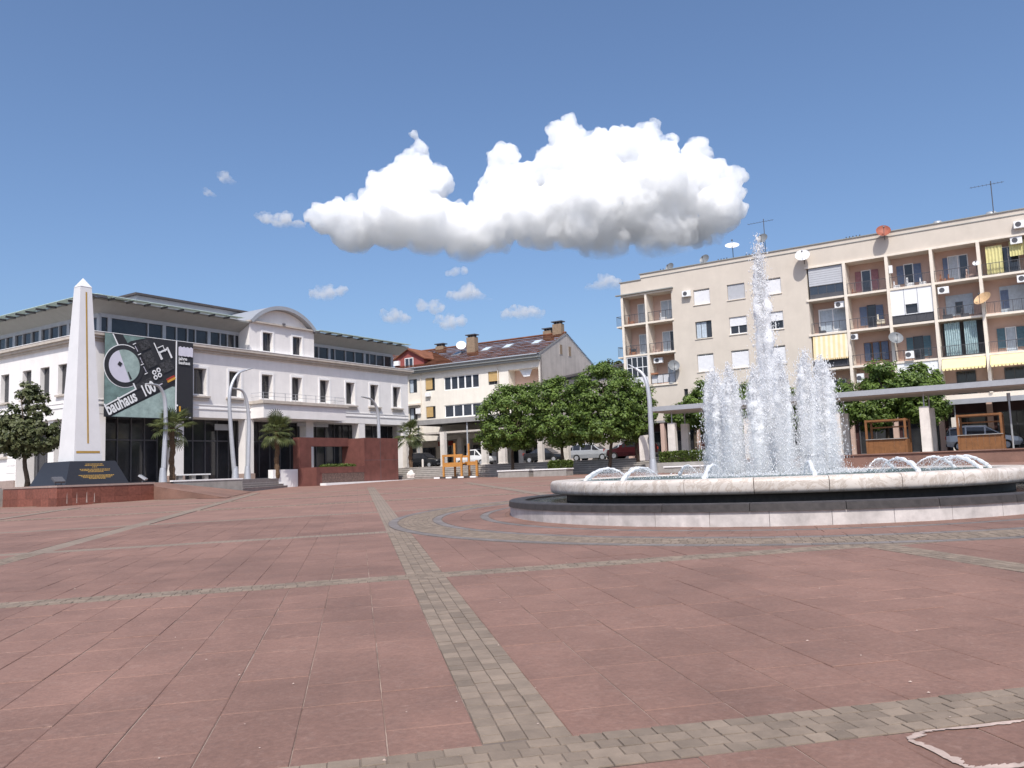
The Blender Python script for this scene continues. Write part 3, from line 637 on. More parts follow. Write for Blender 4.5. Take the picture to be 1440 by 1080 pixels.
flat('white_outline', circ(2.03, 10.9, 1.72, 60, 300) + [(3.05, 9.45), (3.25, 9.2), (3.0, 9.1), (Lx+.02, 7.62), (Lx+.02, 7.74), (2.85, 9.16)][:0], 'whitep', 2)
flat('dark_disc', circ(2.03, 10.9, 1.66), 'black', 3)
flat('white_outline', [(Lx+.02, 7.60), (3.1, 9.12), (2.85, 9.62), (2.75, 9.56), (2.95, 9.16), (Lx+.02, 7.72)], 'whitep', 4)
flat('white_outline', [(1.0, 13.36), (1.45, 12.45), (1.55, 12.5), (1.1, 13.36)], 'whitep', 4)
flat('pale_half_disc', circ(2.03, 10.9, 1.30, 112, 292), 'lilac', 5)
flat('teal_half_disc', circ(2.03, 10.9, 1.30, -68, 112), 'tealp', 6)
flat('small_square', [(1.42, 10.98), (1.68, 10.82), (1.84, 11.08), (1.58, 11.24)], 'black', 7)
flat('dark_bar', [(2.28, 10.45), (2.36, 10.48), (2.66, 9.9), (2.5, 9.85)], 'black', 7)
dx, dz = .885, .465
def rot(x, z, pts): return [(x+a*dx-b*dz, z+a*dz+b*dx) for a, b in pts]
rect = lambda w_, h_: [(-w_/2, -h_/2), (w_/2, -h_/2), (w_/2, h_/2), (-w_/2, h_/2)]
for (x, z, a, b) in ((3.75, 12.75, .9, .75), (4.2, 11.6, .95, 1.3), (5.75, 11.2, 1.15, .9), (3.75, 9.65, 1.6, .42)): flat('hatched_block', rot(x, z, rect(a, b)), 'greyp', 4)
for (x, z, a, b) in ((4.92, 12.35, .09, 1.5), (5.45, 12.45, .95, .14), (5.15, 12.75, .6, .06), (6.0, 12.35, .16, .95), (5.25, 12.3, .5, .05), (5.5, 12.62, .06, .5), (5.2, 12.05, .08, .7)): flat('white_bar', rot(x, z, rect(a, b)), 'whitep', 5)
for (x, z) in ((2.85, 12.75), (3.3, 11.95), (3.55, 11.15), (3.9, 10.45)): flat('white_bar', rot(x, z, rect(.3, .06)), 'whitep', 5)
for (x, z) in ((2.98, 12.45), (3.08, 12.3), (3.42, 11.55), (3.5, 11.4), (3.75, 10.85), (3.84, 10.7)): flat('white_bar', rot(x, z, rect(.05, .32)), 'lilac', 5)
for (x, z) in ((4.62, 10.6), (5.0, 10.82), (5.12, 10.42), (4.75, 10.2)):
    flat('white_ring', circ(x, z, .19), 'whitep', 5); flat('ring_centre', circ(x, z, .09), 'black', 6)
flat('flag_patch', rot(6.15, 10.2, [(-.42, -.2), (.42, -.2), (.42, -.02), (-.42, -.02)]), 'goldp', 5); flat('flag_patch', rot(6.15, 10.2, [(-.42, 0), (.42, 0), (.42, .14), (-.42, .14)]), 'redp', 5)
flat('dark_band', [(Lx+.02, 7.5), (Dv-.1, 10.75), (Dv-.1, 10.0), (.95, 6.9), (Lx+.02, 6.9)], 'black', 3)
flat('divider_strip', [(Dv-.07, Zb), (Dv+.07, Zb), (Dv+.1, Zt), (Dv-.02, Zt)], 'whitep', 4)
for i in range(4): flat('white_numeral_block', [(6.85+.34*i, 12.2), (7.2+.34*i, 12.15), (7.22+.34*i, 12.9), (7.03+.34*i, 13.0), (6.85+.34*i, 12.9)], 'lilac', 5+i % 2)
def text(s, size, x, z, ang, mk, k, sx=1., off=.0, parent=pb, name='lettering', align='LEFT'):
    cu = bpy.data.curves.new('t', 'FONT'); cu.body = s; cu.size = size; cu.offset = off; cu.extrude = .004; cu.align_x = align; cu.resolution_u = 3
    to = bpy.data.objects.new('t', cu); C.objects.link(to); dg = bpy.context.evaluated_depsgraph_get(); me = bpy.data.meshes.new_from_object(to.evaluated_get(dg)); bpy.data.objects.remove(to); me.name = name; me.materials.clear()
    o = link(name, me, M[mk], parent, Matrix.Translation((x, -.012*k, z)) @ Matrix.Rotation(-ang, 4, 'Y') @ Matrix.Rotation(math.pi/2, 4, 'X') @ Matrix.Diagonal((sx, 1, 1, 1))); return o
al = math.atan2(dz, dx)
text('bauhaus', 1.3, .74, 6.98, al, 'whitep', 6, .66, .035); text('100', 1.3, 3.72, 8.54, al, 'whitep', 6, .66, .035)
text('jahre', .40, 6.86, 11.82, 0, 'whitep', 6, 1, .008); text('bauhaus', .40, 6.86, 11.48, 0, 'whitep', 6, .85, .008)
flat('small_print', rot(5.2, 9.8, rect(.7, .1)), 'greyp', 5); flat('small_print', rot(5.1, 9.6, rect(.6, .08)), 'lilac', 5)
flat('small_print', circ(6.75, 8.0, .08), 'whitep', 5); flat('flag_patch', [(6.92, 7.5), (7.08, 7.5), (7.08, 7.95), (6.92, 7.95)], 'goldp', 5)
for i in range(4): flat('small_print', [(7.15, 7.92-.08*i), (8.0-.12*i, 7.92-.08*i), (8.0-.12*i, 7.95-.08*i), (7.15, 7.95-.08*i)], 'greyp', 5); flat('small_print', [(6.8+.36*i, 7.0), (6.98+.36*i, 7.0), (6.98+.36*i, 7.1), (6.8+.36*i, 7.1)], 'lilac', 5)

# ================================================================== APARTMENT BLOCK (right)
ab = thing('apartment_block', 'five-storey beige apartment block with loggias, shutters and satellite dishes', 'building', MR)
FL = [6.2, 9.3, 12.4, 15.5, 18.45]; BX = [18.15, 21.3, 24.7, 28.1, 31.5, 34.9, 38.3, 41.7, 45.1]; LXs = [.25, 2.62, 2.78, 5.35]
holes = []
WC = [(7.6, 9.2), (10.9, 12.55), (14.35, 15.85)]; WZ = [(16.65, 18.1), (13.4, 15.02), (10.25, 11.9)]
for a, b in WC:
    for c, d in WZ: holes.append((a, b, c, d, .22))
holes += [(6.1, 6.5, 8.0, 8.75, .2), (7.6, 9.9, 7.2, 8.7, .3), (11.4, 12.9, 7.2, 8.7, .3), (14.4, 15.9, 7.2, 8.7, .3)]
for k in range(1, 4): holes.append((.25, 5.35, FL[k]+.16 if k > 0 else 0, FL[k+1], 1.55))
for k in range(4): holes.append((18.15, 45.1, FL[k]+.16, FL[k+1], 1.55))
m = MB(); m.wall(0, 45.4, 5.9, 19.95, holes, 0, .25, 0)
obj('front_wall', m, M['beige'], ab)
m = MB(); m.wall(2.2, 45.4, 19.95, 20.5, [], 0, .2); m.quad((2.2, 0, 19.95), (2.2, 12, 19.95), (2.2, 12, 20.5), (2.2, 0, 20.5)); m.quad((0, 0, 1.8), (0, 12, 1.8), (0, 12, 19.95), (0, 0, 19.95)); m.quad((0, 12, 1.8), (45.4, 12, 1.8), (45.4, 12, 20.5), (0, 12, 20.5)); m.quad((45.4, 0, 1.8), (45.4, 12, 1.8), (45.4, 12, 20.5), (45.4, 0, 20.5)); obj('outer_wall', m, M['beige'], ab)
m = MB(); m.box(-.1, 2.3, -.08, 12.1, 19.952, 20.03); m.box(2.1, 45.5, -.08, 12.1, 20.502, 20.58); m.box(2.25, 45.4, -.05, -.001, 20.1, 20.16); obj('parapet_cap', m, M['eave'], ab)
m = MB(); m.box(0.1, 45.3, .3, 11.9, 19.5, 19.6); obj('roof', m, M['conc'], ab)
# loggia interiors
for (x0, x1, ks) in ((.25, 5.35, (1, 2, 3)), (18.15, 45.1, (0, 1, 2, 3))):
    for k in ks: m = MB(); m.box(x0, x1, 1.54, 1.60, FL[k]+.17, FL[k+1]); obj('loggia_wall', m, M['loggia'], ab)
for k in range(1, 5):
    m = MB(); m.box(.1, 5.5, -.10, .02, FL[k]-.02, FL[k]+.155); obj('floor_edge', m, M['creamtrim'], ab)
    m = MB(); m.box(18.0, 45.2, -.10, .02, FL[k]-.02, FL[k]+.155); obj('floor_edge', m, M['creamtrim'], ab)
m = MB(); m.box(-.5, 5.6, -.30, .02, 18.62, 18.72); obj('loggia_hood', m, M['eave'], ab)
for x in BX[1:-1]:
    m = MB(); m.box(x-.12, x+.12, -.16, 1.54, 6.36, 18.44); obj('loggia_fin', m, M['creamtrim'], ab)
m = MB(); m.box(2.60, 2.80, -.14, 1.54, FL[1]+.16, 18.44); obj('loggia_fin', m, M['creamtrim'], ab)
m = MB(); m.box(.02, .25, -.14, .3, FL[1]+.16, 18.44); obj('loggia_fin', m, M['creamtrim'], ab)
def railing(x0, x1, z, h=.95, solid=None, y=-.03):
    m = MB()
    m.box(x0, x1, y, y+.04, z+h-.04, z+h); m.box(x0, x1, y+.005, y+.035, z+.08, z+.11)
    n = max(3, round((x1-x0)/.62))
    for i in range(n+1): x = x0+(x1-x0)*i/n; m.box(x-.018, x+.018, y+.006, y+.034, z, z+h)
    o = obj('railing', m, M['dkgrey'], ab)
    n = int((x1-x0)/.11); b = MB()
    for i in range(n): x = x0+.05+i*.11; b.box(x-.006, x+.006, y+.012, y+.026, z+.1, z+h-.04)
    obj('balusters', b, M['dkgrey'], o)
    if solid: p = MB(); p.box(x0+.05, x1-.05, y+.045, y+.055, z+.1, z+h-.06); obj('infill_panel', p, M[solid], o)
    return o
def ac(x, z, y=-.05, w_=.8, h=.55):
    m = MB(); m.box(x-w_/2, x+w_/2, y-.32, y, z, z+h); o = obj('air_conditioner', m, M['pvc'], ab)
    m = MB(); m.v += [(x-.1+.21*math.cos(t*.5236), y-.322, z+h/2+.21*math.sin(t*.5236)) for t in range(12)]; m.f.append(tuple(range(12))); m.m.append(0); obj('fan_grille', m, M['dkgrey'], o)
def door(x0, x1, z, h=2.2, glass='glass', frame='pvc', cols=2, curtain=None): return window(ab, x0, x1, z+.02, z+h, 1.46, cols, 1, frame, glass, .07, curtain, 'balcony_door')
def leafs(xs, z0, z1, mk):
    for a, b in xs: slats(ab, a, b, z0, z1, 1.44, mk, 'shutter_leaf', .14)
def bay(i): return BX[i]+.14, BX[i+1]-.14
def clutter(x, z, mk, s=.4):
    m = MB(); m.box(x, x+s, .25, .25+s*.8, z, z+s*.55); m.box(x+s*.1, x+s*.3, .2, .3, z+s*.55, z+s*1.3); obj('stored_goods', m, M[mk], ab)
Z = [f+.16 for f in FL]
# --- right-hand loggias, top floor
a, b = bay(0); slats(ab, a, b, Z[3]+1.15, 18.4, .05, 'greyblind', 'roller_blind', .2); window(ab, a, b, Z[3]+.35, Z[3]+1.14, .06, 4, 1, 'dkgrey', 'glass2', .05); m = MB(); m.box(a, b, .04, .1, Z[3], Z[3]+.34); obj('infill_panel', m, M['dkgrey'], ab)
a, b = bay(1); door(a+.95, a+1.75, Z[3], 2.2, 'glass2', 'pvc', 1); leafs(((a+.45, a+.93), (a+1.77, a+2.35)), Z[3]+.4, Z[3]+2.15, 'redsh'); railing(a, b, Z[3]); clutter(a+.3, Z[3], 'terracotta', .35)
a, b = bay(2); door(a+.95, a+1.7, Z[3], 2.2, 'glass', 'pvc', 1); leafs(((a+.4, a+.93), (a+1.72, a+2.3)), Z[3]+.5, Z[3]+2.1, 'blue'); railing(a, b, Z[3]); clutter(a+.2, Z[3], 'pvc', .5); clutter(a+1.2, Z[3], 'pvc', .6); clutter(a+2.2, Z[3], 'pvc', .5); m = MB(); m.box(a+.02, a+.3, -.1, .1, Z[3]+1.3, Z[3]+1.95); obj('meter_box', m, M['pvc'], ab)
a, b = bay(3); door(a+.9, a+2.4, Z[3], 2.3, 'glass2', 'pvc', 2, ('curtain', .6)); leafs(((a+.55, a+.9),), Z[3]+.4, Z[3]+2.2, 'blue'); railing(a, b, Z[3]); clutter(a+.3, Z[3], 'terracotta', .5); clutter(a+.9, Z[3], 'terracotta', .45); clutter(a+2.2, Z[3], 'loggia', .6)
a, b = bay(4); door(a+.3, a+2.6, Z[3], 2.4, 'glass2', 'pvc', 3); railing(a, b, Z[3])
def hang(x0, x1, z0, z1, y, mk, n=10, am=.06):
    m = MB(); pts = [(x0+(x1-x0)*i/n, y+am*(i % 2)) for i in range(n+1)]
    for p, q in zip(pts, pts[1:]): m.quad((p[0], p[1], z0), (q[0], q[1], z0), (q[0], q[1], z1), (p[0], p[1], z1))
    obj('curtain', m, M[mk], ab)
hang(a+.35, a+1.5, Z[3]+.1, Z[3]+2.35, .25, 'ycurtain'); hang(a+2.0, b-.1, Z[3]+1.3, Z[3]+2.5, .25, 'ycurtain'); ac(b-.6, Z[3]+2.2, .3)
for i in (5, 6, 7):
    for k in range(4):
        a, b = bay(i); door(a+.8, a+2.2, Z[k], 2.2, 'glass2', 'pvc', 2); railing(a, b, Z[k])
        if (i+k) % 2: leafs(((a+.3, a+.78), (a+2.22, a+2.7)), Z[k]+.4, Z[k]+2.1, 'teal')
# --- third floor
a, b = bay(0); window(ab, a+.35, b-.1, Z[2]+.1, Z[2]+2.3, 1.2, 2, 1, 'pvc', 'glass2', .12, ('curtain', 1)); railing(a, b, Z[2]); clutter(a+.5, Z[2], 'dkgrey', .5); clutter(a+1.6, Z[2], 'pvc', .5); ac(b-.5, Z[2]+2.1, .5)
a, b = bay(1); door(a+1.2, a+1.9, Z[2], 2.2, 'glass', 'dkgrey', 1); leafs(((a+.6, a+1.18), (a+1.92, a+2.5)), Z[2]+.45, Z[2]+2.1, 'blue'); railing(a, b, Z[2]); clutter(a+2.1, Z[2]+.3, 'sawn2', .6)
a, b = bay(2)
m = MB(); m.wall(a-.02, b+.02, Z[2]+.75, FL[3]-.02, [(a+1.05, a+1.95, Z[2]+.8, Z[2]+1.6)], -.02, .2); e_ = obj('white_enclosure', m, M['pvc'], ab)
m = MB(); m.box(a+1.05, a+1.95, .15, .17, Z[2]+.8, Z[2]+1.6); obj('dark_opening', m, M['glass'], e_)
m = MB(); m.box(a+.98, a+1.02, -.05, -.021, Z[2]+.75, FL[3]-.02); m.box(a+2.0, a+2.04, -.05, -.021, Z[2]+.75, FL[3]-.02); obj('panel_joint', m, M['grey'], e_)
m = MB(); m.box(a, b, -.01, .03, Z[2]+.02, Z[2]+.74); obj('infill_panel', m, M['dkgrey'], ab); railing(a, b, Z[2], .74, None, -.06)
a, b = bay(3); m = MB(); m.box(a+.5, a+2.5, 1.45, 1.52, Z[2]+.4, Z[2]+2.1); obj('painted_wall_patch', m, M['curtain'], ab); window(ab, a+1.2, a+1.75, Z[2]+.5, Z[2]+1.5, 1.38, 1, 1, 'dkgrey', 'glass'); railing(a, b, Z[2]); ac(a+.55, Z[2]+2.1, .2); clutter(a+.3, Z[2], 'dkgrey', .7); clutter(a+1.6, Z[2], 'dkgrey', .6)
a, b = bay(4); m = MB(); m.box(a+1.0, b-.2, 1.45, 1.52, Z[2]+.2, Z[2]+2.3); obj('painted_wall_patch', m, M['curtain'], ab); leafs(((a+1.05, a+1.6),), Z[2]+.5, Z[2]+2.0, 'blue'); railing(a, b, Z[2], .95, None); ac(b-.4, Z[2]+2.2, .2)
# --- second floor
a, b = bay(0)
m = MB(); n = 14
for i in range(n):
    x = a+(b-a)*i/n; m.quad((x, -.03, FL[2]-.05), (x+(b-a)/n, -.03, FL[2]-.05), (x+(b-a)/n, -.28, Z[1]+.82), (x, -.28, Z[1]+.82), i % 2)
aw = obj('awning', m, [M['sawn'], M['sawn2']], ab)
m = MB()
for i in range(16): x = a+(b-a)*i/16; m.poly([(x, -.283, Z[1]+.83), (x+(b-a)/16, -.283, Z[1]+.83), (x+(b-a)/16*.75, -.29, Z[1]+.68), (x+(b-a)/16*.25, -.29, Z[1]+.68)])
obj('valance', m, M['sawn'], aw); railing(a, b, Z[1], .7, 'dkgrey')
a, b = bay(1); leafs(((a+.75, a+1.2), (a+1.45, a+1.9), (a+2.15, a+2.65)), Z[1]+.45, Z[1]+2.0, 'blue'); window(ab, a+.7, a+2.7, Z[1]+.4, Z[1]+2.05, 1.48, 3, 1, 'owood', 'glass', .1); railing(a, b, Z[1], .9, None); ac(a+.35, Z[1]+2.2, -.12, .5, .45); clutter(a+1.4, Z[1], 'redsh', .45)
a, b = bay(2); leafs(((a+.7, a+1.2), (a+2.0, a+2.55)), Z[1]+.4, Z[1]+2.1, 'teal'); door(a+1.22, a+1.98, Z[1], 2.15, 'glass', 'dkgrey', 1); railing(a, b, Z[1], .9); ac(a+1.1, Z[1]+.15, -.08, .62, .6)
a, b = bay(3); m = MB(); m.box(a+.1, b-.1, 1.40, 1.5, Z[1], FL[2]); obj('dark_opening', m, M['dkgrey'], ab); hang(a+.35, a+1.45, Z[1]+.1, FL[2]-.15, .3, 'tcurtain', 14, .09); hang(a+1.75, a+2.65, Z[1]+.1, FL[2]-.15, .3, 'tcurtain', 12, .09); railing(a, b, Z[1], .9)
a, b = bay(4); leafs(((a+.55, a+1.1), (a+1.9, a+2.45)), Z[1]+.45, Z[1]+2.05, 'teal'); door(a+1.12, a+1.88, Z[1], 2.1, 'glass2', 'pvc', 1, ('curtain', 1)); railing(a, b, Z[1], .9)
# --- first floor
a, b = bay(0); door(a+.8, a+2.2, Z[0], 2.2, 'glass2', 'pvc', 2); railing(a, b, Z[0])
a, b = bay(1); door(a+1.2, a+2.4, Z[0], 2.2, 'glass2', 'pvc', 2); ac(a+.55, Z[0]+1.6, -.02, .55, .75); railing(a, b, Z[0])
a, b = bay(2); m = MB(); m.box(a, b, -.03, .03, Z[0], FL[1]-.03); obj('white_enclosure', m, M['pvc'], ab)
for i in (3, 4):
    a, b = bay(i); m = MB(); m.quad((a+.02, -.1, FL[1]-.05), (b-.02, -.1, FL[1]-.05), (b-.02, -.95, FL[1]-.85), (a+.02, -.95, FL[1]-.85)); aw = obj('awning', m, M['yawn'], ab)
    m = MB()
    for j in range(12): x = a+.02+(b-a-.04)*j/12; w_ = (b-a-.04)/12; m.poly([(x, -.951, FL[1]-.85), (x+w_, -.951, FL[1]-.85), (x+w_*.8, -.96, FL[1]-1.03), (x+w_*.2, -.96, FL[1]-1.03)])
    obj('valance', m, M['yawn'], aw); door(a+.8, a+2.2, Z[0], 2.0, 'glass', 'dkgrey', 2); railing(a, b, Z[0])
# --- left-hand loggias
for k in (2, 3):
    door(1.1, 2.45, Z[k], 2.2, 'glass2', 'pvc', 2, ('curtain', 1)); door(3.6, 5.2, Z[k], 2.2, 'glass2' if k == 3 else 'glass', 'pvc', 2, ('curtain', 1 if k == 3 else .5))
    railing(.3, 2.55, Z[k], .95); railing(2.85, 5.3, Z[k], .95); clutter(.5, Z[k], 'terracotta', .6); clutter(3.0 if k == 2 else 3.9, Z[k], 'pvc' if k == 3 else 'loggia', .6)
clutter(.6, Z[2]+.4, 'dkgrey', .5)
window(ab, .3, 2.58, Z[1]+.75, FL[2]-.05, -.05, 4, 2, 'pvc', 'glass', .08); m = MB(); m.box(.3, 2.58, -.04, .03, Z[1], Z[1]+.74); obj('infill_panel', m, M['shutter'], ab)
door(4.0, 5.2, Z[1], 2.2, 'glass2', 'pvc', 2, ('curtain', 1)); railing(2.85, 5.3, Z[1], .95, 'shutter'); ac(3.5, Z[1]+2.1, .6, .9, .5)
m = MB(); m.box(2.9, 3.6, -.25, -.05, Z[1]+.95, Z[1]+1.1); obj('flower_box', m, M['terracotta'], ab)
# balconies on the end wall
for k in (2, 3):
    m = MB(); m.box(-.75, -.002, .3, 1.9, FL[k], FL[k]+.14); o = obj('end_balcony', m, M['creamtrim'], ab)
    m = MB(); m.box(-.75, -.71, .3, 1.9, FL[k]+1.1, FL[k]+1.14); m.box(-.75, -.02, .3, .33, FL[k]+1.1, FL[k]+1.14)
    for i in range(7): y = .32+i*.26; m.box(-.74, -.72, y, y+.02, FL[k]+.14, FL[k]+1.1)
    for i in range(6): x = -.72+i*.12; m.box(x, x+.02, .31, .33, FL[k]+.14, FL[k]+1.1)
    obj('railing', m, M['dkgrey'], o)
# flat windows in the plain wall
for i, (x0, x1) in enumerate(WC):
    for j, (z0, z1) in enumerate(WZ):
        if (i, j) == (0, 1): window(ab, x0, x1, z0, z1, .15, 3, 1, 'dkgrey', 'glass', .06, ('curtain', .7))
        elif (i, j) in ((1, 1), (2, 1)): w_ = window(ab, x0, x1, z0, z1, .15, 2, 1, 'pvc', 'glass', .09); slats(w_, x0+.03, x1-.03, z0+.78, z1-.02, .10, 'shutter')
        elif (i, j) == (1, 0): w_ = window(ab, x0, x1, z0, z1, .15, 2, 1, 'pvc', 'glass', .08); slats(w_, x0+.03, x1-.03, z0+.03, z1-.02, .10, 'greyblind')
        else: w_ = window(ab, x0, x1, z0, z1, .15, 2, 1, 'pvc', 'glass', .08); slats(w_, x0+.03, x1-.03, z0+.02, z1-.16, .10, 'shutter')
        m = MB(); m.box(x0-.06, x1+.06, -.07, .02, z0-.07, z0-.002); obj('sill', m, M['creamtrim'], ab)
window(ab, 6.12, 6.48, 8.02, 8.73, .1, 1, 1, 'dkgrey', 'glass', .05)
for a, b in ((7.6, 9.9), (11.4, 12.9), (14.4, 15.9)): w_ = window(ab, a, b, 7.22, 8.68, .2, 2, 1, 'pvc', 'glass', .08)
m = MB(); m.quad((7.4, -.02, 8.95), (10.1, -.02, 8.95), (10.1, -.6, 8.75), (7.4, -.6, 8.75)); obj('awning', m, M['pvc'], ab)
ac(7.0, 17.55)
ac(34.5, 19.0)
# shops at street level
m = MB(); m.box(.1, 45.3, 1.2, 1.3, 1.8, 5.9); obj('shop_wall', m, M['maroon'], ab)
m = MB(); m.box(.0, 45.4, -.02, 1.3, 5.7, 5.898); obj('shop_fascia', m, M['canopy'], ab)
for i in range(13):
    x = .6+i*3.45; window(ab, x, x+2.7, 1.9, 4.9, 1.1, 2, 1, 'dkgrey', 'glass', .09, None, 'shop_window')
    m = MB(); m.box(x-.6, x-.2, .05, .5, 1.8, 5.7); obj('shop_pier', m, M['loggia'], ab)

# satellite dishes, aerials and chimneys on or by the block
def dish(x, z, r, mk, label, y=-.35, yaw=15, tilt=35, post=None, group=None):
    o = thing('satellite_dish', label, 'satellite dish', MR @ Matrix.Translation((x, y, z)), group)
    prof = [(r*i/6, (r*i/6)**2*.32/r) for i in range(7)] ; m = MB(); m.lathe(prof, 22); d = obj('reflector', m, M[mk], o, Matrix.Rotation(R(yaw), 4, 'Z') @ Matrix.Rotation(R(90-tilt), 4, 'X'), True)
    m = MB(); m.tube([(0, -r*.9, r*.25), (0, 0, r*1.05)], .015+.01*r, 6); m.box(-.06, .06, -.06, .06, r*1.0, r*1.15); obj('feed_arm', m, M['dkgrey'], d)
    m = MB()
    if post: m.tube([(0, .12, -post), (0, .12, .1)], .035, 6); m.tube([(0, .12, 0), (0, .0, 0)], .03, 6)
    else: m.tube([(0, .05, -.05), (0, -y*.9, -.15)], .03, 6); m.tube([(0, -y*.95, -.6), (0, -y*.95, .1)], .025, 6)
    obj('mount', m, M['dkgrey'], o); return o
dish(5.2, 20.8, .48, 'dishgrey', 'small grey dish at the low left end of the roof', .6, -15, 22, .9)
dish(8.75, 21.0, .5, 'dishgrey', 'round grey mesh dish on the roof between small grey and white dishes', .6, -10, 22, 1.0)
dish(11.45, 21.75, .66, 'dish', 'large white dish tipped up on the roof edge', .6, 20, 55, 1.4)
dish(14.35, 22.0, .5, 'dishgrey', 'grey dish on the aerial mast above the fountain jet', .6, -5, 25, 1.5)
dish(18.05, 19.5, .62, 'dish', 'white dish fixed to the beige wall beside the grey blind', -.55, 10, 30)
dish(24.75, 20.45, .58, 'dishred', 'rust red dish fixed to the parapet wall', -.55, 15, 28)
dish(25.0, 11.3, .58, 'dishgrey', 'grey dish on a loggia fin beside teal shutters', -.6, 25, 30)
dish(31.6, 13.65, .66, 'dishorange', 'oval ochre dish mounted low on a loggia fin', -.6, -30, 40)
dish(5.4, 11.0, .55, 'dishgrey', 'dark dish on the corner of the lowest left loggia', -.5, 35, 18)
dish(31.3, 16.65, .24, 'dish', 'tiny white dish on a loggia fin near the roof', -.4, 0, 30)
def aerial(x, z0, z1, label, y=.7):
    o = thing('aerial', label, 'aerial', MR @ Matrix.Translation((x, y, z0)))
    m = MB(); m.tube([(0, 0, 0), (0, 0, z1-z0)], .035, 6); obj('mast', m, M['dkgrey'], o)
    m = MB(); h = z1-z0-.25; m.tube([(-1.5, 0, h), (.9, 0, h)], .018, 5)
    for i in range(9): xx = -1.4+i*.27; m.tube([(xx, -.3, h), (xx, .3, h)], .010, 4)
    obj('boom', m, M['dkgrey'], o)
aerial(14.5, 20.5, 23.9, 'thin aerial mast behind the grey dish above the fountain')
aerial(32.8, 20.5, 23.4, 'tall aerial with long boom on the roof over the yellow curtains')
for x, r in ((28.7, .38), (32.6, .45), (37.0, .4)):
    m = MB(); m.lathe([(r*.8, 0), (r*.8, .35), (r, .36), (r, .5), (r*.8, .68), (.02, .75)], 14); o = obj('roof_cowl', m, M['grey'], None, MR @ Matrix.Translation((x, 1.2, 20.3)), True); tag(o, 'round metal vent cowl on the flat apartment roof', 'vent', 'vent cowls on the apartment roof')
for x, n in ((4.0, 4), (9.9, 4), (12.6, 3), (21.5, 5)):
    m = MB()
    for i in range(n): m.tube([(i*.28, 0, 0), (i*.28, 0, .45)], .05, 6)
    m.box(-.1, (n-1)*.28+.1, -.12, .12, -.4, 0); o = obj('vent_pipes', m, M['dkgrey'], None, MR @ Matrix.Translation((x, 1.0, 20.5))); tag(o, 'row of short dark vent pipes on the apartment roof', 'vent pipes', 'vent pipe rows on the apartment roof')

# ================================================================== CREAM BUILDING with tiled roof
cb = thing('cream_building', 'cream three-storey shop building with red tiled roof and white gable', 'building', MBf)
yw = [(2.6, 4.05, 11.7, 13.3), (2.6, 4.05, 8.3, 9.8)]; lw = [(.05, 1.32, 11.65, 13.35), (.0, 1.28, 8.3, 9.8)]; sw = [(5.4, 10.5, 11.55, 13.2), (5.4, 12.0, 8.25, 9.75)]; bw = [(11.8, 13.3, 11.7, 13.25), (13.2, 14.6, 8.3, 9.75), (15.6, 17.4, 8.3, 9.75)]; lg = (14.6, 18.6, 11.2, 13.2, 1.5)
m = MB(); m.wall(-9, 18.9, 5.6, 14.0, yw+lw+sw+bw+[lg, (-4.5, -3.0, 11.7, 13.3), (-4.5, -3.0, 8.3, 9.8)], 0, .2); m.quad((-9, 0, 5.6), (18.9, 0, 5.6), (18.9, 3, 5.6), (-9, 3, 5.6)); obj('front_wall', m, M['cream'], cb)
m = MB(); m.box(-9, 18.9, 12.9, 13.0, 2.2, 14.7); m.box(-9.1, -9, 0, 13, 2.2, 14.7); obj('back_wall', m, M['cream'], cb)
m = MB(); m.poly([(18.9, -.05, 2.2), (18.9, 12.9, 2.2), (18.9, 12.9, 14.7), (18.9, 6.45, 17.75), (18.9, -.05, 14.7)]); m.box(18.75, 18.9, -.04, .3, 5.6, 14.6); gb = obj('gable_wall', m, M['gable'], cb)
m = MB()
for s in (-1, 1):
    y0 = 6.45+s*6.75; m.poly([(18.905, 6.45, 17.62), (18.905, 6.45, 17.95), (18.905, y0, 14.82), (18.905, y0, 14.55)]); m.box(18.75, 19.02, min(6.45, y0), max(6.45, y0), 0, .001) if 0 else None
obj('verge', m, M['creamtrim'], gb)
for y in (4.75, 7.0): m = MB(); m.box(18.88, 18.93, y, y+.75, 15.05, 16.35); o = obj('attic_window', m, M['gable'], cb); m = MB(); m.box(18.91, 18.94, y+.08, y+.67, 15.12, 16.28); obj('pane', m, M['brickch'], o)
m = MB(); m.box(-9.3, 18.9, -.55, .02, 14.0, 14.25); m.prismy([(-9.3, 14.25), (18.95, 14.25), (18.95, 14.62), (-9.3, 14.62)], -.75, .02); obj('eave', m, M['eave'], cb)
m = MB(); m.tube([(-9.3, -.85, 14.62), (18.95, -.85, 14.62)], .09, 6); obj('gutter', m, M['grey'], cb)
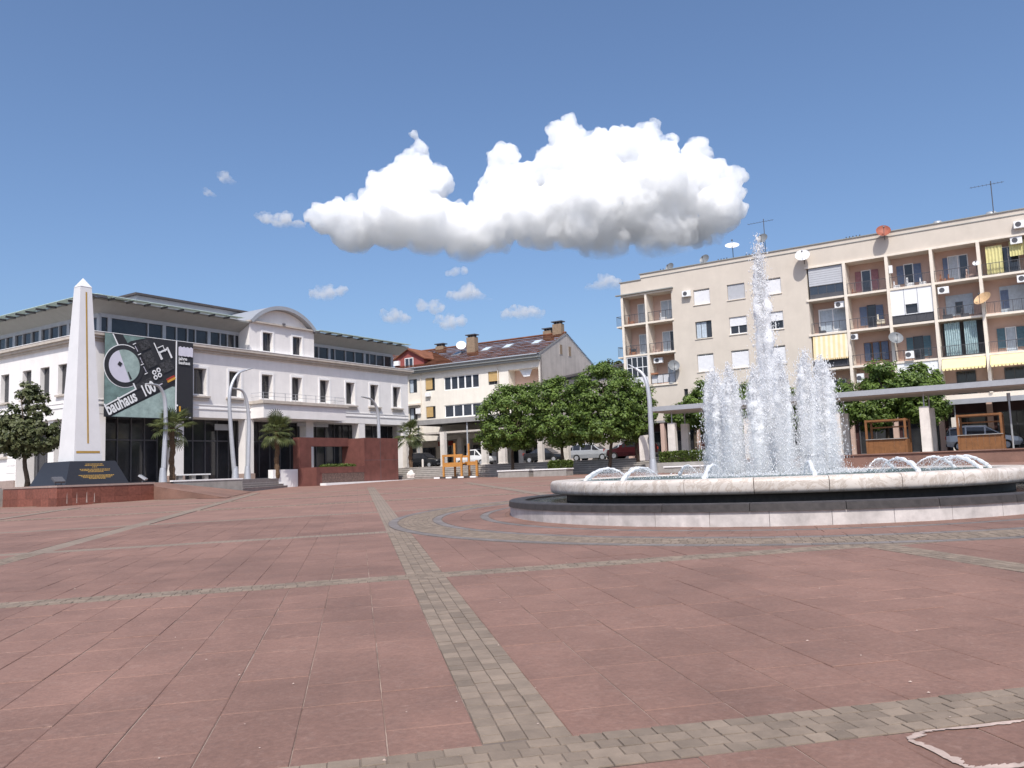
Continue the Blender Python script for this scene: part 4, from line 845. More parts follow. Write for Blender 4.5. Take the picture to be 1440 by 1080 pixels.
# tiled roof slopes: courses of tiles as stepped rows
m = MB(); nrow = 26; Tt = []
for i in range(nrow):
    f0, f1 = i/nrow, (i+1)/nrow
    for s in (0, 1):
        ya, yb = (-.9+7.35*f0, -.9+7.35*f1) if s == 0 else (13.8-7.35*f0, 13.8-7.35*f1)
        za, zb = 14.60+3.3*f0, 14.60+3.3*f1
        for c in range(24):
            x0 = -9.3+28.35*c/24; x1 = -9.3+28.35*(c+1)/24; e = random.uniform(0, .02); m.quad((x0, ya, za+.05+e), (x1, ya, za+.05+e), (x1, yb, zb+e), (x0, yb, zb+e)); Tt.append(random.random())
m.t = Tt; rf = obj('roof', m, M['roof'], cb)
m = MB(); m.tube([(-9.3, 6.45, 17.92), (19.0, 6.45, 17.92)], .13, 6); obj('ridge_tiles', m, M['roof'], rf)
for x, yy in ((9.3, 3.0), (12.3, 3.1), (16.2, 3.3), (5.2, 2.6)):
    zz = 14.6+3.3*(yy+.9)/7.35; Ms = Matrix.Translation((x, yy, zz+.1)) @ Matrix.Rotation(math.atan2(3.3, 7.35), 4, 'X')
    m = MB(); m.box(0, 1.0, -.7, .7, -.05, .10, 0, Ms); o = obj('roof_window', m, M['grey'], rf); m = MB(); m.box(.08, .92, -.6, .6, .102, .115, 0, Ms); obj('pane', m, M['curtain'] if x != 5.2 else M['glass2'], o)
def chimney(x, y, z, h, wd=.75):
    m = MB(); m.box(x-wd/2, x+wd/2, y-.4, y+.4, z, z+h); o = obj('chimney', m, M['brickch'], rf)
    m = MB()
    for a in (-.3, 0, .3): m.box(x+a*wd-.05, x+a*wd+.05, y-.38, y+.38, z+h, z+h+.25)
    m.box(x-wd*.6, x+wd*.6, y-.5, y+.5, z+h+.252, z+h+.36); obj('cap', m, M['dkgrey'], o)
chimney(7.6, 3.2, 16.0, 2.2, 1.2); chimney(16.4, 6.8, 17.3, 1.1, 1.1); chimney(20.6-2.6, 6.4, 17.5, 1.5, 1.2); chimney(.5, 6.4, 17.4, .8, 1.2)
o = thing('satellite_dish', 'white dish beside the brick chimney on the tiled roof', 'satellite dish', MBf @ Matrix.Translation((6.2, 2.8, 17.3)))
m = MB(); m.lathe([(.62*i/6, (.62*i/6)**2*.3) for i in range(7)], 20); obj('reflector', m, M['dish'], o, Matrix.Rotation(R(30), 4, 'Z') @ Matrix.Rotation(R(65), 4, 'X'), True); m = MB(); m.tube([(0, .1, -1.2), (0, .1, 0)], .04, 6); obj('mount', m, M['dkgrey'], o)
# red dormer
m = MB(); m.prismy([(-2.4, 14.6), (2.2, 14.6), (2.2, 15.9), (1.6, 16.4), (-.2, 17.15), (-2.0, 16.4), (-2.4, 15.9)], .35, 6.0); dm = obj('dormer', m, M['redwall'], cb)
m = MB(); m.prismy([(2.6, 15.75), (2.6, 15.9), (-.1, 17.4), (-2.9, 15.9), (-2.9, 15.75), (-.1, 17.2)], .0, 6.2); obj('dormer_roof', m, M['roof'], dm)
window(dm, -.75, .6, 14.85, 16.15, .28, 2, 1, 'pvc', 'glass2', .09); 
m = MB(); m.box(-2.3, -1.5, .0, .33, 15.3, 15.9); o = obj('air_conditioner', m, M['pvc'], dm)
# windows
for (a, b, c, d) in yw: w_ = window(cb, a, b, c, d, .14, 2, 1, 'dkgrey', 'glass', .07); slats(w_, a+.04, a+(b-a)*.72, c+.2, d-.04, .06, 'ywood', 'blind', .16)
for (a, b, c, d) in lw: window(cb, a, b, c, d, .14, 2, 1, 'dkgrey', 'glass', .08, ('curtain', .5))
for (a, b, c, d) in sw: window(cb, a, b, c, d, .1, 5, 1, 'pvc', 'glass2', .1, None, 'window', .06, .2)
for (a, b, c, d) in bw: w_ = window(cb, a, b, c, d, .14, 2, 1, 'dkgrey', 'glass', .07); slats(w_, a+.04, b-.04, c+.4, d-.04, .06, 'ywood', 'blind', .16)
m = MB(); m.box(14.6, 18.6, 1.48, 1.55, 11.2, 13.2); o = obj('loggia_wall', m, M['loggia'], cb); m = MB(); m.poly([(15.8, .4, 13.18), (17.6, .4, 13.18), (17.2, .4, 12.3), (16.4, .4, 12.3)]); obj('sunshade', m, M['dish'], o)
m = MB(); m.box(2.75, 3.45, -.34, -.02, 11.0, 11.45); o = obj('air_conditioner', m, M['pvc'], cb)
m = MB(); m.box(1.25, 1.9, -.34, -.02, 9.0, 9.7); o = obj('air_conditioner', m, M['pvc'], cb); m = MB(); m.box(-.2, 1.9, -.6, -.02, 10.05, 10.25); obj('window_hood', m, M['creamtrim'], cb)
m = MB(); m.tube([(1.95, -.08, 5.6), (1.95, -.08, 13.9)], .05, 6); m.tube([(13.2, -.08, 8.0), (13.2, -.08, 13.9)], .05, 6); obj('downpipe', m, M['creamtrim'], cb)
# shop level: soffit, piers, glazing, sign
m = MB(); m.box(-9, 18.8, 2.9, 3.0, 2.2, 5.6); obj('shop_wall', m, M['creamtrim'], cb)
for i, x in enumerate((-6, -2.4, .2, 2.6, 6.2, 9.6, 13, 16)): window(cb, x, x+(1.6 if i in (2, 3) else 2.7), 2.3, 4.9, 2.8, 2, 1, 'dkgrey', 'glass', .09, None, 'shop_window')
m = MB(); m.box(2.4, 4.6, 2.6, 2.75, 5.0, 5.55); obj('shop_sign', m, M['redp'], cb)
for x in (-4.2, -.6, 5.0, 8.6, 12.2, 15.8, 18.5): m = MB(); m.box(x-.3, x+.3, .1, .7, 2.2, 5.6); obj('pier', m, M['pillar'], cb)
m = MB(); m.box(4.9, 18.8, -5.2, -.02, 7.35, 7.5); m.box(4.85, 18.85, -5.3, -5.2, 7.2, 7.75); m.box(4.85, 4.95, -5.2, -.02, 7.2, 7.75); cn = obj('street_canopy', m, M['canopy'], cb)
m = MB(); m.box(5.0, 18.7, -5.0, -.05, 6.1, 6.3); obj('lower_canopy', m, M['canopyu'], cb)
for x in (5.2, 12.0): m = MB(); m.tube([(x, -5.0, 2.3), (x, -5.0, 7.3)], .09, 8); obj('canopy_post', m, M['grey'], cn)
# dark roofed annexe behind the trees
ax = thing('annexe', 'low annexe with a dark grey pitched roof beside the white gable', 'building', MBf)
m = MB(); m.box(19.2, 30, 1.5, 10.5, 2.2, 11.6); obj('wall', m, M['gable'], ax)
m = MB(); m.poly([(18.95, .8, 11.7), (30.2, .8, 12.8), (30.2, 11, 14.6), (18.95, 11, 13.6)]); m.poly([(18.95, .8, 11.5), (30.2, .8, 12.6), (30.2, .8, 12.8), (18.95, .8, 11.7)]); obj('roof', m, M['roofd'], ax)

# ================================================================== OBELISK
MO = Matrix.Translation((-27.18, 50.04, 0)) @ Matrix.Rotation(R(57), 4, 'Z')
pd = thing('obelisk_pedestal', 'low square red granite platform carrying the white obelisk', 'pedestal', MO)
S = 6.33; ztop = 1.72
m = MB(); m.box(.03, S-.03, .03, S-.03, .2, ztop-.002); obj('core', m, M['granite'], pd)
def gtiles(face):
    n, rows = 7, 2
    for i in range(n):
        for j in range(rows):
            a, b = S*i/n+.006, S*(i+1)/n-.006; z0 = .3+(ztop-.12-.3)*j/rows+.005; z1 = .3+(ztop-.12-.3)*(j+1)/rows-.005
            if i in (1, 2) and j == 0 and face == 0:
                h = (a+b)/2; parts = ((a, h-.006), (h+.006, b))
            else: parts = ((a, b),)
            for (p, q) in parts:
                m = MB(); d = random.uniform(0, .006)
                if face == 0: m.box(p, q, -.01-d, .028, z0, z1)
                elif face == 1: m.box(-.01-d, .028, p, q, z0, z1)
                else: m.box(S-.028, S+.01+d, p, q, z0, z1)
                obj('granite_tile', m, M['granite'], pd)
for f in range(3): gtiles(f)
m = MB(); m.box(-.05, S+.05, -.05, S+.05, ztop-.115, ztop); obj('coping', m, M['gcap'], pd)
for (x, w_) in ((1.75, .05), (2.25, .035), (1.15, .03), (.55, .03)):
    m = MB(); m.poly([(x, -.020, .62), (x+w_*2, -.020, .62), (x+w_*1.3, -.020, 1.2+random.uniform(0, .2)), (x+w_*.6, -.020, 1.1)]); obj('lime_stain', m, M['lime'], pd)
oc = S/2
ob = thing('obelisk', 'tall white tapering obelisk with gilt stripe on a dark granite base', 'obelisk', MO @ Matrix.Translation((oc, oc, ztop)))
def frustum(w0, w1, z0, z1, d=0):
    m = MB(); a, b = w0/2, w1/2; v = [(-a,-a,z0),(a,-a,z0),(a,a,z0),(-a,a,z0),(-b,-b,z1),(b,-b,z1),(b,b,z1),(-b,b,z1)]; m.v = v; m.f = [(0,3,2,1),(4,5,6,7),(0,1,5,4),(1,2,6,5),(2,3,7,6),(3,0,4,7)]; m.m = [0]*6; return m
H0 = 1.48
bs = obj('dark_base', frustum(4.2, 3.0, 0, H0), M['dkstone'], ob)
sh = obj('shaft', frustum(1.86, .76, H0+.002, 12.95), M['marble'], ob)
m = MB(); b = .40; m.v = [(-b,-b,12.952),(b,-b,12.952),(b,b,12.952),(-b,b,12.952),(0,0,13.6)]; m.f = [(0,1,4),(1,2,4),(2,3,4),(3,0,4),(0,3,2,1)]; m.m = [0]*5; obj('pyramidion', m, M['marble'], ob)
def wz(z): return .93-(.93-.38)*(z-H0)/(12.95-H0)
for ax in (0, 2):
    Mx = Matrix.Rotation(ax*math.pi/2, 4, 'Z')
    m = MB(); zA, zB = H0+1.15, 12.6; t = .055; m.quad((-t, -wz(zA)-.012, zA), (t, -wz(zA)-.012, zA), (t, -wz(zB)-.012, zB), (-t, -wz(zB)-.012, zB)); m.v = [tuple(Mx @ Vector(v)) for v in m.v]; obj('gilt_stripe', m, M['gold'], sh)
    m = MB(); zA, zB = H0+.52, H0+.66; m.quad((-wz(zA)+.12, -wz(zA)-.014, zA), (wz(zA)-.12, -wz(zA)-.014, zA), (wz(zB)-.12, -wz(zB)-.014, zB), (-wz(zB)+.12, -wz(zB)-.014, zB)); m.v = [tuple(Mx @ Vector(v)) for v in m.v]; obj('gilt_band', m, M['gold'], sh)
# gilt inscription lines (too small to read) on the sloping front face
rr = random.Random(3); m = MB()
for row, (hw_, z) in enumerate(((.55, 1.26), (.62, 1.17), (.16, 1.07), (1.0, .93), (.95, .85), (.5, .77), (1.15, .55), (1.0, .48), (.9, .41), (.5, .34))):
    x = -hw_
    while x < hw_:
        l = rr.uniform(.03, .10); y = -(2.1-(2.1-1.5)*z/H0)-.008; m.quad((x, y, z), (x+l, y, z), (x+l, y+.02, z+.045), (x, y+.02, z+.045)); x += l+rr.uniform(.015, .04)
stuff(obj('gilt_inscription', m, M['gold'], bs))
def floodlight(loc, yaw, label, lit='dkgrey'):
    o = thing('floodlight', label, 'floodlight', Matrix.Translation(loc) @ Matrix.Rotation(yaw, 4, 'Z'))
    m = MB(); m.box(-.22, .22, -.03, .03, 0, .05); m.box(-.20, -.17, -.02, .02, .05, .3); m.box(.17, .20, -.02, .02, .05, .3); obj('bracket', m, M['dkgrey'], o)
    m = MB(); m.box(-.32, .32, -.25, .25, -.06, .06); obj('housing', m, M[lit], o, Matrix.Translation((0, 0, .33)) @ Matrix.Rotation(R(35), 4, 'X'))
p = MO @ Vector((.35, .55, ztop)); floodlight(p, R(57), 'black floodlight at the near left corner of the red granite platform')
p = MO @ Vector((5.95, .6, ztop)); floodlight(p, R(100), 'pale floodlight tilted up at the far right end of the red granite platform', 'grey')

M['brownstone'] = mat('brown_stone', (.15, .095, .08), .85, .3, 6, .3, 20)
# ================================================================== RUST FRAME
fr = thing('corten_frame', 'rust brown steel sculpture wall with a long rectangular opening', 'sculpture', MLf)
m = MB(); m.box(16.6, 18.0, -4.45, -3.6, .7, 5.30); obj('post', m, M['rust'], fr)
m = MB(); m.box(18.0, 22.8, -4.44, -3.61, 4.50, 5.295); obj('lintel', m, M['rust'], fr)
m = MB(); m.box(22.8, 27.6, -6.5, -3.6, .9, 5.22); bl = obj('solid_block', m, M['rust'], fr)
m = MB(); m.box(25.0, 25.04, -6.506, -6.5, .95, 5.21); m.box(22.8, 27.6, -6.505, -6.5, 3.1, 3.13); obj('sheet_joint', m, M['dkgrey'], bl)
m = MB(); m.box(16.6, 17.0, -6.55, -4.45, .7, 2.55); m.box(17.0, 22.78, -6.5, -6.2, .8, 2.0); m.box(17.0, 22.78, -6.52, -6.15, 2.002, 2.55); m.box(17.0, 22.78, -4.6, -4.46, .8, 2.5); tb = obj('trough', m, M['rust'], fr)
m = MB(); m.box(17.3, 22.7, -6.512, -6.5, 1.0, 1.98); obj('stone_panel', m, M['brownstone'], tb)
m = MB(); m.box(17.02, 22.76, -6.14, -4.62, 2.2, 2.4); obj('soil', m, M['soil'], tb)
m = MB(); m.box(17.0, 29.0, -7.3, -6.56, .75, 1.12); obj('kerb_step', m, M['trim'], fr)
ww = tag(obj('white_wall', MB().box(13.7, 16.55, -4.25, -3.65, .6, 2.45), M['trim'], None, MLf), 'short white wall butting against the rust frame by the steps', 'wall')

# ================================================================== LAMPS
def lamp(path, label, r0=.205, head=(0, 0, 0)):
    b = Vector(path[0]); P = [Vector(p)-b for p in path]; Q = []
    for i in range(len(P)-1):
        a0 = P[max(i-1, 0)]; a1, a2 = P[i], P[i+1]; a3 = P[min(i+2, len(P)-1)]
        for k in range(5):
            t = k/5; Q.append(.5*((2*a1)+(-a0+a2)*t+(2*a0-5*a1+4*a2-a3)*t*t+(-a0+3*a1-3*a2+a3)*t**3))
    Q.append(P[-1]); n = len(Q); o = thing('street_lamp', label, 'street lamp', Matrix.Translation(b), 'curved metal lamps round the square')
    rad = [r0*(1-.55*i/(n-1)) for i in range(n)]
    m = MB(); m.tube(Q, rad, 10, 0, True, .7); obj('curved_post', m, M['alu'], o, None, True)
    m = MB(); m.lathe([(r0*1.5, -.1), (r0*1.45, .05), (r0*1.12, .9), (r0*.95, 1.1)], 12); obj('foot', m, M['alu'], o, None, True)
    d = (Q[-1]-Q[-3]).normalized(); e = Q[-1]; m = MB(); m.tube([e-d*.2, e+d*.15, e+d*.55, e+d*.7], [.11, .17, .13, .03], 8, 0, True, .4); obj('lamp_head', m, M['grey'], o, None, True)
    return o
lamp([(-26.02,62.26,1.66),(-25.97,62.35,3.7),(-25.91,62.44,6.08),(-25.95,62.38,7.67),(-26.05,62.22,8.35),(-26.24,61.92,8.81),(-26.47,61.58,8.89)], 'curved grey lamp in front of the poster, bending towards the obelisk')
lamp([(-22.48,67.72,1.66),(-22.61,67.52,3.67),(-22.73,67.33,6.24),(-22.79,67.24,8.24),(-22.65,67.45,9.41),(-22.31,67.98,10.33),(-21.84,68.7,10.69)], 'tallest curved grey lamp behind the low retaining wall')
lamp([(-21.82,68.73,1.66),(-21.78,68.8,3.95),(-21.73,68.87,5.99),(-21.77,68.81,7.16),(-21.87,68.66,8.21),(-22.08,68.34,8.89),(-22.39,67.86,9.03)], 'shorter curved grey lamp at the head of the hall steps')
lamp([(-13.99,87.22,1.7),(-14.01,87.19,5.19),(-14.03,87.15,7.41),(-14.13,87.0,8.51),(-14.36,86.65,9.16),(-14.65,86.21,9.5),(-15.05,85.59,9.61)], 'curved grey lamp rising behind the rust brown frame')
lamp([(10.78,65.89,1.0),(10.77,65.89,2.98),(10.78,65.89,5.21),(10.76,65.9,6.89),(10.62,65.99,8.14),(10.35,66.17,8.91),(9.85,66.49,9.37)], 'curved grey lamp behind the fountain, beside the round trees', .25)

# ================================================================== FOUNTAIN
fz = gz(FC.x, FC.y)
fo = thing('fountain', 'large round fountain with cream marble rim, black granite gutter and white base', 'fountain', Matrix.Translation((FC.x, FC.y, 0)))
def ringseg(n, prof, name, mk, gap, parent=fo):
    da = 2*math.pi/n; m = MB(); m.lathe(prof, 6, 0, gap, da-gap, caps=True); me = None
    for i in range(n):
        if me is None: o = obj(name, m, M[mk], parent, None, False); me = o.data; me.polygons.foreach_set('use_smooth', [len(p.vertices) == 4 and name == 'rim_stone' for p in me.polygons])
        else: o = link(name, me, M[mk], parent)
        o.matrix_local = Matrix.Rotation(da*i, 4, 'Z')
RR = 6.42
rimprof = [(5.72, 1.0), (5.72, 1.235), (5.78, 1.262), (6.05, 1.266)] + [(6.19+.23*abs(math.sin(R(a)))**.55, 1.083+.183*math.copysign(abs(math.cos(R(a)))**.62, math.cos(R(a)))) for a in range(0, 181, 12)] + [(5.95, .90), (5.95, 1.0)]
ringseg(26, rimprof, 'rim_stone', 'rim', .0012)
m = MB(); m.lathe([(5.96, .1), (5.96, .93)], 96); obj('drum', m, M['kerbdk'], fo, None, True)
ringseg(26, [(7.16, .60), (7.16, .745), (7.20, .77), (7.58, .77), (7.62, .75), (7.64, .605), (7.3, .605)], 'gutter_kerb', 'kerbdk', .0008)
ringseg(40, [(7.40, .0), (7.40, .603), (7.60, .603), (7.60, .0)], 'base_slab', 'basewhite', .0006)
m = MB(); m.lathe([(5.9, .70), (7.2, .70)], 96); obj('gutter_water', m, M['gutter'], fo)
m = MB(); m.lathe([(.01, 1.225), (5.74, 1.225)], 96); obj('pool_water', m, M['pool'], fo)
# ---- water
OCT_V = np.array([(1,0,0),(-1,0,0),(0,1,0),(0,-1,0),(0,0,1),(0,0,-1)], float); OCT_F = np.array([(0,2,4),(2,1,4),(1,3,4),(3,0,4),(2,0,5),(1,2,5),(3,1,5),(0,3,5)])
def drops(P, size, stretch, name, parent):
    n = len(P); s = size[:, None, None]; v = OCT_V[None]*s; v = np.repeat(v, 1, 0) if v.shape[0] == n else np.repeat(v, n, 0); v = v.copy(); v[:, :, 2] *= stretch[:, None]
    tx = rng.normal(0, .12, (n, 1)); ty = rng.normal(0, .12, (n, 1)); v[:, :, 0] += tx*v[:, :, 2]; v[:, :, 1] += ty*v[:, :, 2]
    v += P[:, None, :]; f = OCT_F[None]+(np.arange(n)*6)[:, None, None]
    return stuff(link(name, npmesh(name, v.reshape(-1, 3), f.reshape(-1, 3), None, True), M['foam'], parent))
def jet(x, y, h, spread, n, label, group, core_r=.05, seed=0, size=.016):
    o = thing('water_jet', label, 'water jet', Matrix.Translation((FC.x+x, FC.y+y, 1.225)), group); r = np.random.default_rng(seed)
    # soft aerated plume: wide thin mist and ropy dense streams inside it
    m = MB(); path = []; rad = []; nn = 40
    for i in range(nn):
        t = i/(nn-1); path.append((r.normal(0, .02), r.normal(0, .02), h*t)); rad.append(spread*(.62-.34*t)*(1-t**9)*r.uniform(.86, 1.14)+.01)
    m.tube(path, rad, 12); obj('mist', m, M['mist'], o)
    for k in range(7):
        m = MB(); path = []; rad = []; a = r.uniform(0, 6.28); nn = 60; top = h*r.uniform(.70, .97)*(1 if k else 1.0); ph = r.uniform(0, 6)
        for i in range(nn):
            t = i/(nn-1); z = top*t; off = (.015+spread*.42*t**1.2*(1-.55*t**4))*(0 if k == 0 else 1); path.append((off*math.cos(a+t*1.0)+r.normal(0, .008+.012*t), off*math.sin(a+t*1.0)+r.normal(0, .008+.012*t), z)); rad.append(max(.004, core_r*(.55+.8*t)*(1-t**8)*(.75+.35*math.sin(t*34+ph))*r.uniform(.6, 1.3)))
        m.tube(path, rad, 8); obj('stream', m, M['froth'], o)
    m = MB(); path = [(r.normal(0, .006), r.normal(0, .006), h*.9*i/29) for i in range(30)]; m.tube(path, [max(.004, core_r*.45*(1-(i/29)**3)*r.uniform(.6, 1.2)) for i in range(30)], 7); obj('stream', m, M['foam'], o)
    # rising spray
    n1 = int(n*.5); t = r.random(n1)**.8; z = h*t*r.uniform(.92, 1.03, n1); s = (.03+spread*.50*t**1.1*(1-.6*t**3))*np.abs(r.normal(0, .7, n1)); a = r.random(n1)*6.283
    P1 = np.stack([s*np.cos(a), s*np.sin(a), z], 1)
    # falling curtain: drops leave near the top and spread as they come down
    n2 = n-n1; zt = h*r.uniform(.72, 1.0, n2); fall = r.random(n2)**1.25; z2 = zt*(1-fall); a2 = r.random(n2)*6.283; clump = .75+.35*np.sin(a2*5+r.random()*6)
    s2 = spread*(.25+.75*np.sqrt(fall))*np.abs(r.normal(.75, .30, n2))*clump; P2 = np.stack([s2*np.cos(a2), s2*np.sin(a2), z2], 1)
    P = np.concatenate([P1, P2]); P = P[P[:, 2] > .01]; nn = len(P); drops(P, size*r.uniform(.35, 1.35, nn)**1.4, r.uniform(1.0, 4.5, nn), 'spray', o); return o
NJ = 14
for i in range(NJ):
    a = 2*math.pi*(i+.35)/NJ; rad_ = 1.62
    jet(rad_*math.cos(a), rad_*math.sin(a), random.uniform(2.9, 3.5), .54, 5000, 'upright white water jet in the ring round the tall central jet', 'ring of water jets in the fountain', .075, i+10, .0095)
jet(.0, .0, 6.95, .58, 11000, 'tall white central water jet shooting up from the fountain', None, .11, 5, .0105)
# churned water and falling mist at the foot of the jets
n = 7000; a = rng.random(n)*6.283; rr_ = 1.65+rng.normal(0, .55, n); P = np.stack([rr_*np.cos(a), rr_*np.sin(a), np.abs(rng.normal(0, .05, n))], 1)
o = thing('foam_ring', 'white foam churned up where the jets fall back', 'foam', Matrix.Translation((FC.x, FC.y, 1.227))); drops(P, rng.uniform(.008, .032, n), rng.uniform(.3, .9, n), 'foam_drops', o)
# low arcs from nozzles round the rim
NA = 14
for i in range(NA):
    a = 2*math.pi*(i+.2)/NA; ca, sa = math.cos(a), math.sin(a); r0 = 5.45
    o = thing('water_arc', 'short white water arc leaping inward from a nozzle by the marble rim', 'water arc', Matrix.Translation((FC.x, FC.y, 1.225)), 'water arcs round the fountain rim')
    path = []; rad = []
    for k in range(26):
        t = k/25; d = 1.2*t; z = .05+1.15*t*(1-t); path.append(((r0-d)*ca+random.gauss(0, .008), (r0-d)*sa+random.gauss(0, .008), z+random.gauss(0, .008))); rad.append(max(.004, (.06-.055*t)*random.uniform(.7, 1.25)))
    m = MB(); m.tube(path, rad, 7); obj('stream', m, M['foam'], o)
    n = 650; t = .25+.75*rng.random(n); d = 1.2*t+rng.normal(0, .06, n); z = (.05+1.15*t*(1-t))*rng.random(n)**.5; side = rng.normal(0, .05+.05*t); P = np.stack([(r0-d)*ca-side*sa, (r0-d)*sa+side*ca, np.maximum(z, .005)], 1); drops(P, rng.uniform(.003, .009, n), rng.uniform(.8, 2.2, n), 'spray', o)
    m = MB(); m.tube([(r0*ca+.06*ca, r0*sa+.06*sa, -.05), (r0*ca, r0*sa, .06)], .055, 8); obj('nozzle', m, M['pvc'], fo, Matrix.Translation((0, 0, 1.225)))

# ================================================================== CANOPY, PILLARS, STALLS on the terrace
cp = thing('terrace_canopy', 'long flat grey concrete canopy on marble pillars before the apartment block', 'canopy', MR)
m = MB(); m.box(8.2, 75, -13.0, -8.6, 6.02, 6.20); obj('deck', m, M['canopy'], cp)
m = MB(); m.box(8.1, 75.1, -13.1, -13.0, 5.93, 6.30); m.box(8.1, 8.2, -13.0, -8.6, 5.93, 6.30); m.box(8.1, 75, -8.6, -8.5, 5.93, 6.30); obj('fascia', m, M['grey'], cp)
m = MB(); m.box(8.25, 74.9, -12.95, -8.65, 5.88, 6.018); obj('soffit', m, M['canopyu'], cp)
for x in (9.7, 15.9, 22.3, 28.1, 34.3, 40.5, 46.7):
    for j, y in enumerate((-12.2, -9.4)):
        m = MB(); v = .30; m.v = [(x-v*1.05, y-.25, 1.8), (x+v*1.05, y-.25, 1.8), (x+v*1.05, y+.25, 1.8), (x-v*1.05, y+.25, 1.8), (x-v, y-.22, 4.95), (x+v, y-.22, 4.95), (x+v, y+.22, 4.95), (x-v, y+.22, 4.95)]; m.f = [(0,3,2,1),(4,5,6,7),(0,1,5,4),(1,2,6,5),(2,3,7,6),(3,0,4,7)]; m.m = [0]*6
        p = obj('pillar', m, M['pillar'], cp); m = MB(); m.tube([(x, y, 4.9), (x, y, 5.9)], .05, 8); obj('steel_rod', m, M['grey'], p)
c2 = thing('shop_canopy', 'pale lower canopy over the shops behind the terrace canopy', 'canopy', MR)
m = MB(); m.box(28.2, 70, -4.6, -.1, 5.62, 5.70); obj('deck', m, M['dish'], c2); m = MB(); m.box(28.1, 70, -4.7, -4.6, 5.35, 5.72); obj('fascia', m, M['grey'], c2)
for x in (29.2, 38, 47): m = MB(); m.box(x-.28, x+.28, -4.4, -3.9, 1.8, 4.4); p = obj('pillar', m, M['pillar'], c2); m = MB(); m.tube([(x, -4.15, 4.4), (x, -4.15, 5.5)], .05, 8); obj('steel_rod', m, M['grey'], p)
m = MB(); m.tube([(0, 0, 0), (0, 0, 3.7)], .06, 8); m.tube([(0, 0, 3.2), (0, 0, 3.72)], .11, 8); tag(obj('sign_post', m, M['grey'], None, MR @ Matrix.Translation((33.1, -11.5, 1.8))), 'thin grey post with sleeve beside the right wooden stall', 'post')
# free-standing marble pillars along the street
for i, (x, y, z0, z1, w_, lb) in enumerate(((-11.98, 92.9, 2.28, 5.8, .55, 'behind the end of the hall, against a palm'), (-11.35, 100.5, 2.28, 5.6, .6, 'beside the red shop sign'), (-7.9, 94.0, 2.28, 6.2, .62, 'under the corner of the street canopy'), (-6.35, 99.5, 2.28, 5.7, .6, 'in the middle of the shop arcade'), (-3.15, 90.0, 2.28, 4.9, .7, 'standing in shade before the white pickup'), (-1.22, 87.6, 2.28, 4.15, .85, 'squat and sunlit beside the left round tree'), (2.7, 85.3, 2.28, 4.9, .55, 'grey, in the shade of the round trees'), (5.15, 82.6, 2.28, 4.85, .6, 'tall, behind the trunks of the round trees'), (8.15, 84.3, 2.28, 4.85, .6, 'near the silver car under the trees'))):
    m = MB(); m.box(-w_/2, w_/2, -.22, .22, 0, z1-z0); m.box(-w_/2-.06, w_/2+.06, -.28, .28, -.01, .18); tag(obj('marble_pillar', m, M['pillar'], None, Matrix.Translation((x, y, z0)) @ Matrix.Rotation(GA, 4, 'Z')), 'pale marble pillar ' + lb, 'pillar', 'marble pillars along the street')
p = G(6.85, -11.3); m = MB(); m.prismy([(-.42, 0), (.42, 0), (.40, 2.1), (-.28, 2.05), (-.42, 1.85)], -.22, .22); tag(obj('marble_pillar', m, M['pillar'], None, Matrix.Translation((p.x, p.y, 2.05)) @ Matrix.Rotation(GA, 4, 'Z')), 'broken-topped pale marble pillar beside the curved lamp behind the fountain', 'pillar')
def stall(gx, gy, label, w_=2.6):
    o = thing('market_stall', label, 'stall', MR @ Matrix.Translation((gx, gy, 1.80))); t = .07; d = 2.0
    for x in (0, w_):
        for y in (0, d): m = MB(); m.box(x-t, x+t, y-t, y+t, 0, 2.42); obj('post', m, M['owood'], o)
    for (a, b, c, e) in ((t, w_-t, -t, t), (t, w_-t, d-t, d+t), (-t, t, t, d-t), (w_-t, w_+t, t, d-t)): m = MB(); m.box(a, b, c, e, 2.28, 2.40); obj('top_rail', m, M['owood'], o)
    for k in range(7): x = t+(w_-2*t)*k/7; m = MB(); m.box(x+.004, x+(w_-2*t)/7-.004, -.04, .0, .04, 1.02); obj('front_board', m, M['owood'], o)
    m = MB(); m.box(w_-.04, w_, t, d-t, .04, 1.02); obj('side_panel', m, M['owood'], o); m = MB(); m.box(0, .04, t, d-t, .04, 1.02); obj('side_panel', m, M['owood'], o)
    m = MB(); m.box(-.06, w_+.06, -.14, .4, 1.022, 1.07); obj('counter', m, M['conc'], o)
    m = MB(); m.box(t, w_-t, d-.35, d-.28, 1.85, 1.95); obj('back_rail', m, M['owood'], o)
stall(24.4, -12.9, 'empty orange wooden market stall before a dark shopfront under the canopy', 2.5)
stall(30.1, -12.9, 'empty orange wooden market stall hiding the middle of the silver estate car', 2.5)
# oversized orange chair
oc_ = thing('giant_chair', 'oversized orange wooden chair standing on a small black and white base by the steps', 'chair', Matrix.Translation((-5.6, 79.3, 1.12)) @ Matrix.Rotation(R(-18), 4, 'Z'))
for (x, y, h) in ((-.95, -.6, 1.05+1.15), (.85, -.6, 2.2), (-.45, 1.0, 3.3), (1.0, 1.0, 3.2)): m = MB(); m.box(x-.085, x+.085, y-.085, y+.085, .1, h); obj('leg', m, M['oframe'], oc_)
m = MB(); m.box(-1.05, 1.0, -.68, -.52, 2.0, 2.2); obj('arm_rail', m, M['oframe'], oc_)
m = MB(); m.box(-1.0, .95, -.66, -.5, 1.05, 1.45); obj('seat_rail', m, M['oframe'], oc_)
m = MB(); m.box(-1.0, 1.1, -.5, 1.0, 1.3, 1.42); obj('seat', m, M['oframe'], oc_)
m = MB(); m.box(.9, 2.15, .2, .38, 1.15, 1.5); obj('side_rail', m, M['oframe'], oc_); m = MB(); m.box(1.95, 2.15, .15, .4, .1, 1.6); obj('leg', m, M['oframe'], oc_)
